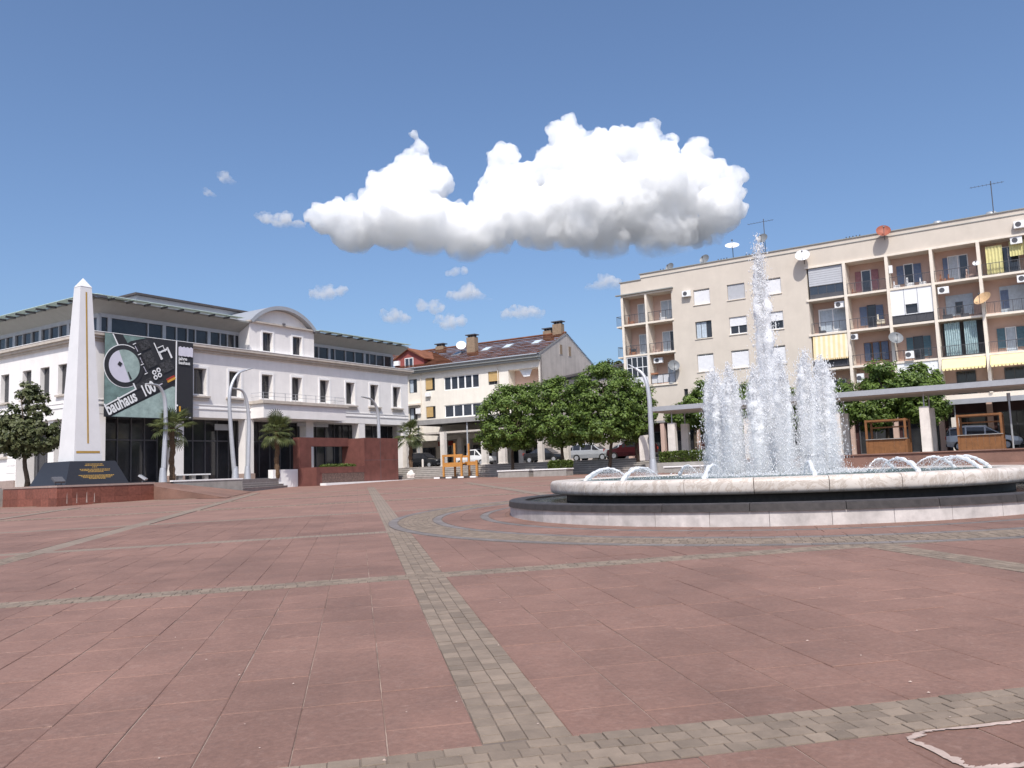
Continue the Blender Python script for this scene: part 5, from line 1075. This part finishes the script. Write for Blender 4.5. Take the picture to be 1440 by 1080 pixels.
m = MB(); m.box(-.5, 1.05, .95, 1.1, 1.9, 2.1); obj('back_slat', m, M['oframe'], oc_)
for k in range(7): m = MB(); m.box(-1.8+k*.6, -1.22+k*.6, -1.0, -.75, 0, .14); obj('base_block', m, M['pvc' if k % 2 == 0 else 'kerbdk'], oc_)
# planters, hedges, bollards, boulder, bench
def planter(a, b, label, dep=1.2, h=.62, cap='trim'):
    a = Vector(a); b = Vector(b); d = b-a; L_ = d.length; z = min(gz(a.x, a.y), gz(b.x, b.y)); o = thing('planter', label, 'planter', Matrix.Translation((a.x, a.y, z)) @ Matrix.Rotation(math.atan2(d.y, d.x), 4, 'Z'))
    m = MB(); m.box(0, L_, 0, dep, -.1, h-.1); obj('trough', m, M['conc'], o); m = MB(); m.box(-.06, L_+.06, -.06, .2, h-.098, h); m.box(-.06, L_+.06, dep-.2, dep+.06, h-.098, h); m.box(-.06, .2, .2, dep-.2, h-.098, h); m.box(L_-.2, L_+.06, .2, dep-.2, h-.098, h); obj('coping', m, M[cap], o); m = MB(); m.box(.2, L_-.2, .2, dep-.2, h-.2, h-.06); obj('soil', m, M['soil'], o); return o
planter((-1.52, 74.0), (1.14, 72.3), 'low stone planter with pale coping, empty on top, under the round trees')
planter((1.55, 72.1), (4.25, 70.4), 'low stone planter with pale coping and a clipped hedge behind it')
a = G(10.2, -15.4); b = G(16.5, -15.4); planter((a.x, a.y), (b.x, b.y), 'long stone planter with pale coping just behind the fountain jets', .9, .5)
for i, (x, y) in enumerate(((-11.0, 89.6), (-9.7, 88.7))): m = MB(); m.lathe([(.11, 0), (.11, .75), (.09, .85), (.01, .9)], 10); tag(obj('bollard', m, M['pillar'], None, Matrix.Translation((x, y, 2.28)), True), 'short pale bollard at the top of the street steps', 'bollard', 'bollards by the dark car')
def rock(loc, s, label):
    bm = bmesh.new(); bmesh.ops.create_icosphere(bm, subdivisions=3, radius=1)
    for v in bm.verts: v.co *= 1+.16*math.sin(v.co.x*4+1)*math.cos(v.co.y*5)+.08*math.sin(v.co.z*9); v.co.z = max(v.co.z*1.1, -.55)
    me = bpy.data.meshes.new('boulder'); bm.to_mesh(me); bm.free(); tag(link('boulder', me, M['pillar'], None, Matrix.Translation(loc) @ Matrix.Diagonal((s, s*.8, s, 1))), label, 'boulder')
rock((-10.2, 82.4, 1.5), .42, 'pale round boulder standing at the foot of the street steps')
m = MB(); m.box(0, 3.0, 0, .5, .42, .50); m.box(.3, .7, .08, .42, 0, .418); m.box(1.1, 1.9, .08, .42, 0, .418); m.box(2.3, 2.7, .08, .42, 0, .418)
o = thing('stone_bench', 'long pale stone bench on dark supports below the hall arcade', 'bench', MLf @ Matrix.Translation((3.3, -5.6, 1.70)))
m = MB(); m.box(0, 3.0, 0, .5, .46, .56); obj('seat', m, M['trim'], o)
for x in (.2, 1.35, 2.5): m = MB(); m.box(x, x+.35, .08, .42, 0, .458); obj('support', m, M['conc'], o)

# ================================================================== CARS
def car(mw, label, paint, kind='hatch', scale=1., group=None):
    o = thing('parked_car', label, 'car', mw, group); L_ = 4.3*scale
    if kind == 'pickup': st = [(0,.45,.85,.85,.62),(.05,.35,1.0,1.0,.84),(1.5,.3,1.05,1.06,.88),(1.62,.3,1.05,1.72,.88),(2.6,.3,1.05,1.76,.88),(3.35,.3,1.05,1.08,.88),(4.15,.32,.95,.96,.84),(4.3,.4,.75,.76,.66)]
    elif kind == 'estate': st = [(0,.5,.95,1.0,.62),(.04,.35,1.0,1.25,.80),(.25,.3,1.0,1.58,.84),(1.2,.28,.98,1.68,.88),(2.3,.28,.96,1.64,.88),(3.3,.28,.95,.98,.88),(4.1,.3,.80,.82,.82),(4.3,.42,.62,.64,.62)]
    elif kind == 'sedan': st = [(0,.5,.85,.86,.62),(.06,.35,.95,.97,.80),(.7,.28,.95,1.0,.84),(1.45,.28,.95,1.40,.86),(2.4,.28,.93,1.42,.86),(3.2,.28,.90,.92,.86),(4.1,.3,.75,.77,.80),(4.3,.42,.6,.61,.6)]
    else: st = [(0,.5,.95,1.0,.62),(.05,.35,1.0,1.2,.82),(.35,.3,1.0,1.6,.86),(1.2,.28,.98,1.66,.90),(2.35,.28,.98,1.62,.90),(3.15,.28,.98,1.02,.90),(4.1,.32,.88,.9,.84),(4.3,.45,.68,.7,.64)]
    V = []; sec = []
    for (x, zb, zbelt, zt, hw) in st:
        tw = hw*(.80 if zt-zbelt > .2 else .93); sec.append([(x, -hw*.92, zb), (x, -hw, (zb+zbelt)/2), (x, -hw*.97, zbelt), (x, -tw, zt-.04), (x, -tw*.7, zt), (x, tw*.7, zt), (x, tw, zt-.04), (x, hw*.97, zbelt), (x, hw, (zb+zbelt)/2), (x, hw*.92, zb)])
    m = MB(); k = len(sec[0])
    for s in sec: m.v += s
    for i in range(len(sec)-1):
        for j in range(k): q = (j+1) % k; m.f.append((i*k+j, i*k+q, (i+1)*k+q, (i+1)*k+j)); m.m.append(0)
    m.f += [tuple(range(k)), tuple((len(sec)-1)*k+j for j in reversed(range(k)))]; m.m += [0, 0]
    obj('body', m, paint, o)
    # glasshouse
    for side in (-1, 1):
        m = MB()
        for i in range(len(sec)-1):
            A, B = sec[i], sec[i+1]; a2, a3 = A[2], A[3]; b2, b3 = B[2], B[3]
            if max(a3[2]-a2[2], b3[2]-b2[2]) < .25: continue
            def ip(p, q, t, yo=.012): return (p[0]+(q[0]-p[0])*t, side*(abs(p[1]+(q[1]-p[1])*t)+yo), p[2]+(q[2]-p[2])*t)
            p0, p1, p2, p3 = ip(a2, a3, .10), ip(b2, b3, .10), ip(b2, b3, .86), ip(a2, a3, .86); sh_ = .05 if B[0][0]-A[0][0] > .5 else .0
            m.quad((p0[0]+sh_, p0[1], p0[2]), (p1[0]-sh_, p1[1], p1[2]), (p2[0]-sh_, p2[1], p2[2]), (p3[0]+sh_, p3[1], p3[2]))
        obj('side_glass', m, M['glass'], o)
    tops = [i for i, s in enumerate(st) if s[3]-s[2] > .4]; i0, i1 = tops[0], tops[-1]
    for (i, j, nm) in ((i1, i1+1, 'windscreen'), (i0, i0-1, 'rear_window')):
        A, B = sec[i], sec[j]; m = MB(); f = .12; sx = .012 if nm == 'windscreen' else -.012
        def lp(p, q, t): return tuple(p[n]+(q[n]-p[n])*t for n in range(3))
        pts = [lp(A[4], B[4], f), lp(A[5], B[5], f), lp(A[5], B[5], .9), lp(A[4], B[4], .9)]; m.poly([(p[0]+sx, p[1]*1.15, p[2]+.012) for p in pts]); obj(nm, m, M['glass'], o)
    for x in (.78, 3.45):
        for s in (-1, 1):
            m = MB(); y = s*.80; m.tube([(x, y-.11*s, .33), (x, y+.11*s, .33)], .33, 18); wh = obj('wheel', m, M['tyre'], o)
            m = MB(); m.tube([(x, y+.10*s, .33), (x, y+.122*s, .33)], .20, 14); obj('rim', m, M['alu'], wh)
    for s in (-1, 1):
        m = MB(); z = st[-2][2]-.12; m.box(4.08, 4.24, s*.52-.16, s*.52+.16, z-.1, z+.05); obj('headlight', m, M['dish'], o)
        m = MB(); m.box(-.02, .1, s*.66-.12, s*.66+.1, .78, 1.0); obj('tail_light', m, M['redp'], o)
    m = MB(); m.box(4.2, 4.34, -.6, .6, .32, .5); m.box(-.04, .1, -.62, .62, .32, .5); obj('bumper', m, M['dkgrey'], o)
    return o
P_w = mat('white_car_paint', (.78, .78, .78), .25, .02, 3); P_k = mat('dark_car_paint', (.02, .022, .026), .2, .05, 3, spec=.6); P_s = mat('silver_car_paint', (.50, .52, .55), .28, .03, 3, metal=.3); P_r = mat('red_car_paint', (.05, .010, .013), .25, .05, 3, spec=.6); P_b = mat('blue_car_paint', (.05, .09, .17), .25, .05, 3, spec=.6)
def at(u, y, ang, z=2.285): return Matrix.Translation((u, y, z)) @ Matrix.Rotation(R(ang), 4, 'Z') @ Matrix.Scale(1.08, 4)
car(at(-6.4, 96.6, -32), 'white pickup truck parked on the street behind the orange chair', P_w, 'pickup')
car(at(-12.4, 98.6, -32), 'black car parked in shade behind the bollards and street steps', P_k, 'hatch')
car(at(1.3, 88.6, -32), 'black car with bright reflections parked behind the left round tree', P_k, 'sedan')
car(at(6.0, 86.0, -32), 'silver hatchback parked behind the planters in tree shade', P_s, 'hatch')
car(at(9.0, 81.6, -32), 'light silver saloon with its front showing left of the curved lamp', P_s, 'sedan')
car(at(13.0, 78.0, 148), 'dark red hatchback parked behind the curved lamp and pillars', P_r, 'hatch')
p = G(12.2, -7.5); car(at(p.x, p.y, -33, 1.806), 'blue car half hidden behind the left edge of the fountain jets', P_b, 'hatch')
p = G(28.9, -8.0); car(at(p.x, p.y, -33, 1.806), 'silver estate car parked behind the right wooden stall', P_s, 'estate')

# ================================================================== PLANTS
def leaves(name, P, Nn, size, parent, mk, aspect=.6):
    n = len(P); Nn = Nn/np.linalg.norm(Nn, axis=1, keepdims=True); t = rng.normal(size=(n, 3)); t -= (t*Nn).sum(1, keepdims=True)*Nn; t /= np.linalg.norm(t, axis=1, keepdims=True); b = np.cross(Nn, t)
    s = size[:, None]; c = P; V = np.stack([c-t*s, c-b*s*aspect+Nn*s*.12, c+t*s, c+b*s*aspect+Nn*s*.12], 1).reshape(-1, 3); F = np.arange(n*4).reshape(n, 4)
    return link(name, npmesh(name, V, F, rng.random(n)), M[mk], parent)
def crown(parent, blobs, nclump, per, cr, size, mk, name='crown', droop=0):
    Ps, Ns = [], []; B = np.array([b[0] for b in blobs], float); Rd = np.array([b[1] for b in blobs], float)
    wgt = (Rd**2).sum(1); wgt /= wgt.sum()
    for _ in range(nclump):
        k = rng.choice(len(B), p=wgt); d = rng.normal(size=3); d /= np.linalg.norm(d); q = rng.uniform(.62, 1.02) if rng.random() < .85 else rng.uniform(.2, .6); c = B[k]+d*Rd[k]*q
        ins = (((c-B)/Rd)**2).sum(1); 
        if (np.delete(ins, k) < .55).any(): continue
        n = int(per*rng.uniform(.6, 1.4)); e = rng.normal(size=(n, 3)); e /= np.linalg.norm(e, axis=1, keepdims=True); r = cr*rng.uniform(.7, 1.4); p = c+e*r*rng.uniform(.4, 1.0, (n, 1))*np.array([1, 1, .75]); Ps.append(p); Ns.append(e*.8+d*.5+np.array([0, 0, .4])+rng.normal(0, .35, (n, 3)))
    P = np.concatenate(Ps); Nn = np.concatenate(Ns); P[:, 2] -= droop*rng.random(len(P))
    return leaves(name, P, Nn, size*rng.uniform(.6, 1.25, len(P)), parent, mk)
def tree(loc, blobs, trunk_h, label, name='linden_tree', mk='leaf', nclump=520, per=62, cr=.5, size=.13, tr=.16, group=None, limbs=7):
    o = thing(name, label, 'tree', loc, group); m = MB(); n = 7; lx, ly = random.gauss(0, .05), random.gauss(0, .05); lean = [(lx*i+.04*math.sin(i*1.3), ly*i+.04*math.cos(i), trunk_h*i/(n-1)) for i in range(n)]; m.tube(lean, [tr*(1.35 if i == 0 else 1-.3*i/n) for i in range(n)], 9); top = Vector(lean[-1])
    for i in range(limbs):
        b = random.choice(blobs); e = Vector(b[0])+Vector([random.uniform(-.6, .6)*r for r in b[1]]); mid = (top+e)/2+Vector((0, 0, .3)); m.tube([top*.9+Vector((0, 0, 0)), mid, e], [tr*.55, tr*.33, tr*.1], 6)
    obj('trunk', m, M['bark'], o, None, True); crown(o, blobs, nclump, per, cr, size, mk); return o
g1 = 'round clipped trees beside the fountain'
tree((-.3, 78.0, 1.2), [((0, 0, 5.4), (3.1, 2.9, 2.9)), ((-.7, -.3, 4.0), (2.6, 2.4, 1.7)), ((1.2, 0, 6.6), (2.2, 2.0, 2.0)), ((1.2, 0, 4.2), (2.4, 2.2, 1.7))], 3.2, 'round leafy tree standing next to the cream building, behind the empty planter', group=g1)
tree((4.3, 74.6, 1.2), [((0, 0, 5.5), (3.2, 3.0, 3.0)), ((.6, -.5, 4.1), (3.0, 2.4, 1.8)), ((-.8, 0, 6.8), (2.0, 2, 1.7))], 3.2, 'round leafy tree behind the hedge planter, second from the cream building', group=g1)
tree((8.0, 72.2, 1.2), [((0, 0, 6.1), (3.1, 2.9, 3.1)), ((-.3, -.6, 4.2), (3.0, 2.4, 1.9)), ((.2, 0, 7.8), (2.0, 1.9, 1.5))], 3.3, 'tallest round leafy tree, left of the curved lamp behind the fountain', group=g1)
tree((10.6, 72.6, 1.3), [((0, 0, 5.2), (1.9, 2.2, 2.4)), ((-.6, 0, 4.0), (1.8, 2, 1.7))], 3.0, 'smaller round leafy tree touching the curved lamp behind the fountain', nclump=220, group=g1)
g2 = 'trees between the terrace canopy and the apartment block'
def gtree(gx, gy, blobs, label, **k):
    p = G(gx, gy, 1.8); return tree((p.x, p.y, p.z), blobs, 3.6, label, group=g2, **k)
gtree(24.4, -5.4, [((0, 0, 4.6), (1.8, 1.6, 1.9)), ((.2, 0, 6.0), (1.2, 1.2, 1.4)), ((-.8, 0, 3.0), (1.5, 1.5, 1.2))], 'pointed leafy tree rising above the canopy below the white air conditioner', nclump=230)
gtree(27.0, -5.6, [((0, 0, 5.1), (1.7, 1.5, 1.7)), ((.3, 0, 3.4), (1.7, 1.6, 1.3))], 'round leafy tree rising above the canopy by the white enclosed loggia', nclump=230)
gtree(21.0, -5.2, [((0, 0, 4.3), (1.7, 1.6, 1.9)), ((-.6, 0, 3.0), (1.8, 1.6, 1.2))], 'leafy tree above the canopy just right of the fountain jets', nclump=200)
gtree(8.6, -4.6, [((0, 0, 4.4), (1.6, 1.5, 1.6)), ((.9, 0, 5.8), (.8, .8, 1.3)), ((-1.2, 0, 4.2), (1.1, 1.1, 1.0)), ((1.6, 0, 4.0), (1.6, 1.4, 1.3))], 'loose leafy tree left of the jets with a tuft above the canopy', nclump=230)
gtree(12.2, -4.6, [((0, 0, 4.3), (1.9, 1.5, 1.6)), ((.5, 0, 3.0), (1.8, 1.5, 1.2)), ((1.2, 0, 5.4), (1.1, 1.1, 1.1))], 'leafy tree behind the left edge of the fountain jets', nclump=230)
gtree(16.2, -4.8, [((0, 0, 4.3), (1.9, 1.5, 1.7)), ((.2, 0, 3.0), (1.8, 1.5, 1.2))], 'leafy tree seen through the fountain jets', nclump=200)
tree((14.6, 128, 2.2), [((0, 0, 12.5), (3.2, 3.2, 3.4)), ((3.5, 0, 11.2), (3.0, 3, 2.6)), ((-2, 0, 10.8), (2.5, 3, 2.5))], 8, 'dark tree far off between the white gable and the apartment block', 'distant_tree', 'leafdk', 300, 40, .7, .26, .3)
tree((-33.0, 57.0, 1.7), [((0, 0, 3.4), (2.3, 2.1, 1.3)), ((-.6, 0, 4.5), (1.6, 1.5, 1.1)), ((.2, 0, 5.5), (1.2, 1.1, 1.0)), ((-.1, 0, 6.4), (.6, .6, .7)), ((1.2, -.3, 3.2), (1.2, 1.1, .8)), ((-1.6, 0, 3.0), (1.2, 1.1, .8))], 2.6, 'dark glossy magnolia beside the obelisk platform', 'magnolia_tree', 'leafdk', 360, 36, .36, .15, .16, None, 10)
# fan palms
frond = None
def frond_mesh():
    m = MB(); m.tube([(0, 0, 0), (0, .35, .12), (0, .7, .18)], [.022, .016, .012], 5); T = [.5]*len(m.f)
    for k in range(17):
        a = R(-100+200*k/16); l = .62*(1-.25*abs(k-8)/8); d = Vector((math.sin(a), math.cos(a), 0)); sd = Vector((d.y, -d.x, 0))*.030; b = Vector((0, .7, .18)); mid = b+d*l*.6+Vector((0, 0, .03)); tip = b+d*l+Vector((0, 0, -.10-.05*random.random()))
        m.quad(b, mid-sd, tip, mid+sd); T.append(random.random())
    m.t = T; return m
def palm(loc, h, label, seed):
    r = random.Random(seed); o = thing('fan_palm', label, 'palm tree', loc, 'fan palms along the hall'); m = MB(); n = 14
    m.tube([(.04*math.sin(i), .04*math.cos(i*1.7), h*i/(n-1)) for i in range(n)], [(.17+.05*(i % 2))*(1.1-.15*i/n) for i in range(n)], 9); obj('trunk', m, M['palmbark'], o)
    global frond
    for k in range(44):
        az = r.uniform(0, 6.283); el = r.uniform(-.95, 1.25); sc = r.uniform(.85, 1.15)
        if frond is None: f = obj('frond', frond_mesh(), M['leafpalm'], o); frond = f.data
        else: f = link('frond', frond, M['leafpalm'], o)
        f.matrix_local = Matrix.Translation((0, 0, h-.1+r.uniform(-.3, .1))) @ Matrix.Rotation(az, 4, 'Z') @ Matrix.Rotation(el, 4, 'X') @ Matrix.Scale(sc*1.45, 4)
p = Lw(3.0, -5.4, 1.7); palm(p, 4.1, 'fan palm in front of the poster foot, beside a lamp', 1)
p = Lw(14.2, -4.2, 1.7); palm(p, 4.1, 'fan palm beside the rust frame, below the balcony', 2)
p = Lw(32.6, -3.9, 1.9); palm(p, 3.9, 'fan palm at the far end of the hall, against the cream building', 3)
# hedges and low planting
def hedge(mw, w_, d, h, label, n=5000, mk='hedge'):
    o = thing('hedge', label, 'hedge', mw); P = rng.random((n, 3))*np.array([w_, d, h]); ax_ = rng.integers(0, 3, n); sd = rng.integers(0, 2, n); j = rng.random(n) < .8
    for k, ext in enumerate((w_, d, h)): idx = j & (ax_ == k); P[idx, k] = np.where((sd[idx] == 1) | (k == 2), ext, 0)
    P += rng.normal(0, .05, (n, 3)); Nn = rng.normal(size=(n, 3))+np.array([0, -.3, .7]); leaves('foliage', P, Nn, rng.uniform(.05, .11, n), o, mk)
    m = MB(); m.box(.1, w_-.1, .1, d-.1, -.2, h*.5); obj('stems', m, M['bark'], o)
hedge(Matrix.Translation((2.9, 72.6, 1.7)) @ Matrix.Rotation(GA, 4, 'Z'), 1.9, .8, .55, 'small clipped hedge in the planter under the round trees', 2500)
hedge(MR @ Matrix.Translation((9.4, -14.2, 1.8)), 4.6, .9, .75, 'long clipped hedge on the terrace left of the jets', 6000)
hedge(MLf @ Matrix.Translation((18.6, -5.9, 2.3)), 3.6, 1.0, .42, 'bushy green planting inside the rust frame opening', 1800)

# ================================================================== CLOUDS (real volumes far beyond the town)
scene.cycles.volume_bounces = 32; scene.cycles.max_bounces = 36; scene.cycles.volume_step_rate = .12; scene.cycles.volume_max_steps = 512; scene.cycles.diffuse_bounces = 4; scene.cycles.glossy_bounces = 4
def cloudmat(name, dens, z0, z1, nscale, lo=.35, hi=.62):
    m = bpy.data.materials.new(name); m.use_nodes = True; t = m.node_tree; N = t.nodes; Lk = t.links; N.remove(N['Principled BSDF'])
    v = N.new('ShaderNodeVolumeScatter'); v.inputs['Color'].default_value = (.997, .998, 1, 1); v.inputs['Anisotropy'].default_value = .35
    tc = N.new('ShaderNodeTexCoord'); sx = N.new('ShaderNodeSeparateXYZ'); Lk.new(tc.outputs['Object'], sx.inputs[0])
    n = N.new('ShaderNodeTexNoise'); n.inputs['Scale'].default_value = nscale; n.inputs['Detail'].default_value = 3; n.inputs['Roughness'].default_value = .6; Lk.new(tc.outputs['Object'], n.inputs['Vector'])
    r = N.new('ShaderNodeMapRange'); r.interpolation_type = 'SMOOTHSTEP'; r.inputs[1].default_value = z0; r.inputs[2].default_value = z1; r.inputs[3].default_value = .0; Lk.new(sx.outputs[2], r.inputs[0])
    r2 = N.new('ShaderNodeMapRange'); r2.inputs[1].default_value = lo; r2.inputs[2].default_value = hi; r2.inputs[3].default_value = .06; r2.inputs[4].default_value = 1.0; Lk.new(n.outputs[0], r2.inputs[0])
    a = N.new('ShaderNodeMath'); a.operation = 'MULTIPLY'; Lk.new(r.outputs[0], a.inputs[0]); Lk.new(r2.outputs[0], a.inputs[1])
    b = N.new('ShaderNodeMath'); b.operation = 'MULTIPLY'; b.inputs[1].default_value = dens; Lk.new(a.outputs[0], b.inputs[0]); Lk.new(b.outputs[0], v.inputs['Density'])
    Lk.new(v.outputs[0], N['Material Output'].inputs['Volume']); return m
CD = 2600.; FPX = 1180.
M['cloud'] = cloudmat('cumulus', .105, -170, 10, .026, .37, .60); M['cloudlet'] = cloudmat('cloudlet', .065, -20, 4, .05, .40, .62)
def sky_point(u, v, D):        # direction of a point in the sky, taken out to the clouds' distance
    d = cam.matrix_world.to_3x3() @ Vector(((u-720)/FPX, -(v-540)/FPX, -1)); d = d/d.y; return Vector((d.x*D, D, 1.6+d.z*D))
ICO = []
for sub in (2, 3):
    bm = bmesh.new(); bmesh.ops.create_icosphere(bm, subdivisions=sub, radius=1); ICO.append((np.array([v.co[:] for v in bm.verts]), np.array([[v.index for v in f.verts] for f in bm.faces]))); bm.free()
def cloud(name, blobs, label, vox, kids=16, kr=.42, D=CD, flat=None, group=None, seed=1, mk='cloudlet', gk=6):
    r = random.Random(seed); c0 = sky_point(blobs[0][0], blobs[0][1], D); VV, FF, nv = [], [], 0
    balls = []
    for (u, v, pr) in blobs:
        c = sky_point(u, v, D)-c0; rad = pr*D/FPX; c.y += r.uniform(-.5, .5)*rad; balls.append((c, rad*.90, 1))
        for k in range(kids):
            d = Vector((r.gauss(0, 1), r.gauss(-.3, 1), abs(r.gauss(0, 1)) if r.random() < .75 else r.gauss(0, 1)*.5)).normalized(); q = rad*kr*r.uniform(.35, 1.0); p = c+d*rad*.84; balls.append((p, q, 0 if q < 3*vox else 1))
            for j in range(gk):
                e = (d*.8+Vector((r.gauss(0, 1), r.gauss(0, 1), r.gauss(0, 1))).normalized()).normalized(); balls.append((p+e*q*.85, q*r.uniform(.25, .5), 0))
    for (c, q, k) in balls:
        tv, tf = ICO[k]; VV.append(tv*q+np.array(c)); FF.append(tf+nv); nv += len(tv)
    VV = np.concatenate(VV); FF = np.concatenate(FF)
    if flat is not None:
        zf = sky_point(blobs[0][0], flat, D).z-c0.z; VV[:, 2] = np.where(VV[:, 2] < zf, zf+(VV[:, 2]-zf)*.45, VV[:, 2])
    me = npmesh(name, VV, FF); o = bpy.data.objects.new('t', me); C.objects.link(o)
    md = o.modifiers.new('r', 'REMESH'); md.mode = 'VOXEL'; md.voxel_size = vox; md.use_smooth_shade = True
    for sc, st_ in ((vox*12, vox*4.0), (vox*4, vox*2.4)):
        tx = bpy.data.textures.new('c', 'CLOUDS'); tx.noise_scale = sc; tx.noise_depth = 2; md = o.modifiers.new('d', 'DISPLACE'); md.texture = tx; md.strength = st_; md.mid_level = .5; md.texture_coords = 'LOCAL'
    dg = bpy.context.evaluated_depsgraph_get(); me2 = bpy.data.meshes.new_from_object(o.evaluated_get(dg)); bpy.data.objects.remove(o); me2.name = name; me2.materials.clear()
    return tag(link(name, me2, M[mk], None, c0), label, 'cloud', group)
big = [(820, 300, 66), (905, 285, 70), (970, 290, 55), (1005, 300, 40), (800, 240, 46), (845, 230, 42), (890, 212, 30), (912, 186, 18), (795, 200, 28), (722, 262, 42), (706, 225, 24), (690, 275, 25), (950, 245, 30), (978, 218, 24), (1018, 262, 26), (760, 315, 52), (655, 335, 40), (600, 325, 46), (555, 318, 46), (500, 322, 42), (460, 312, 24), (570, 278, 40), (585, 240, 28), (588, 210, 15), (582, 190, 7), (535, 262, 22), (618, 245, 14), (632, 305, 25), (850, 345, 40), (930, 340, 45), (668, 318, 38), (695, 325, 38), (725, 300, 40), (925, 225, 30), (872, 195, 20), (770, 235, 30), (990, 250, 30), (550, 268, 38), (600, 262, 34), (528, 290, 35), (575, 245, 30)]
cloud('cumulus_cloud', big, 'towering white cumulus cloud with blue-grey underside over the rooftops', 4.6, 20, .40, flat=355, seed=3, mk='cloud')
cloud('wispy_cloud', [(398, 313, 15), (375, 307, 10), (420, 318, 10), (362, 303, 5)], 'ragged cloud scrap trailing off the big cumulus', 2.4, 12, .5, seed=4)
sm = [([(460, 413, 13), (445, 412, 10), (478, 410, 8), (440, 418, 6), (486, 407, 5)], 'small white cloud alone above the arched gable'), ([(555, 447, 12), (543, 444, 9), (568, 450, 9)], 'small round cloud low over the hall roof end'), ([(655, 413, 15), (640, 418, 11), (672, 420, 11), (688, 424, 7)], 'small cloud directly beneath the big cumulus'), ([(735, 440, 12), (712, 443, 9), (758, 444, 9), (722, 438, 9), (746, 441, 9)], 'flat small cloud just above the tiled roof ridge'), ([(632, 455, 13), (612, 432, 11), (595, 431, 9), (648, 453, 8), (618, 450, 8)], 'faint double cloud puff above the brick chimney'), ([(850, 398, 13), (828, 408, 8), (840, 404, 9), (864, 404, 11)], 'small cloud meeting the left end of the apartment roof'), ([(316, 250, 9), (324, 256, 6), (308, 245, 6)], 'tiny cloud scrap high over the hall'), ([(293, 271, 6), (300, 275, 4), (288, 268, 4)], 'tiniest cloud scrap high over the hall'), ([(640, 383, 8), (653, 381, 6), (630, 384, 5)], 'little cloud scrap touching the cumulus base')]
for i, (b, lb) in enumerate(sm): cloud('small_cloud', b, lb, 2.0 if i < 6 else 1.4, 12, .5, D=2000., seed=20+i)
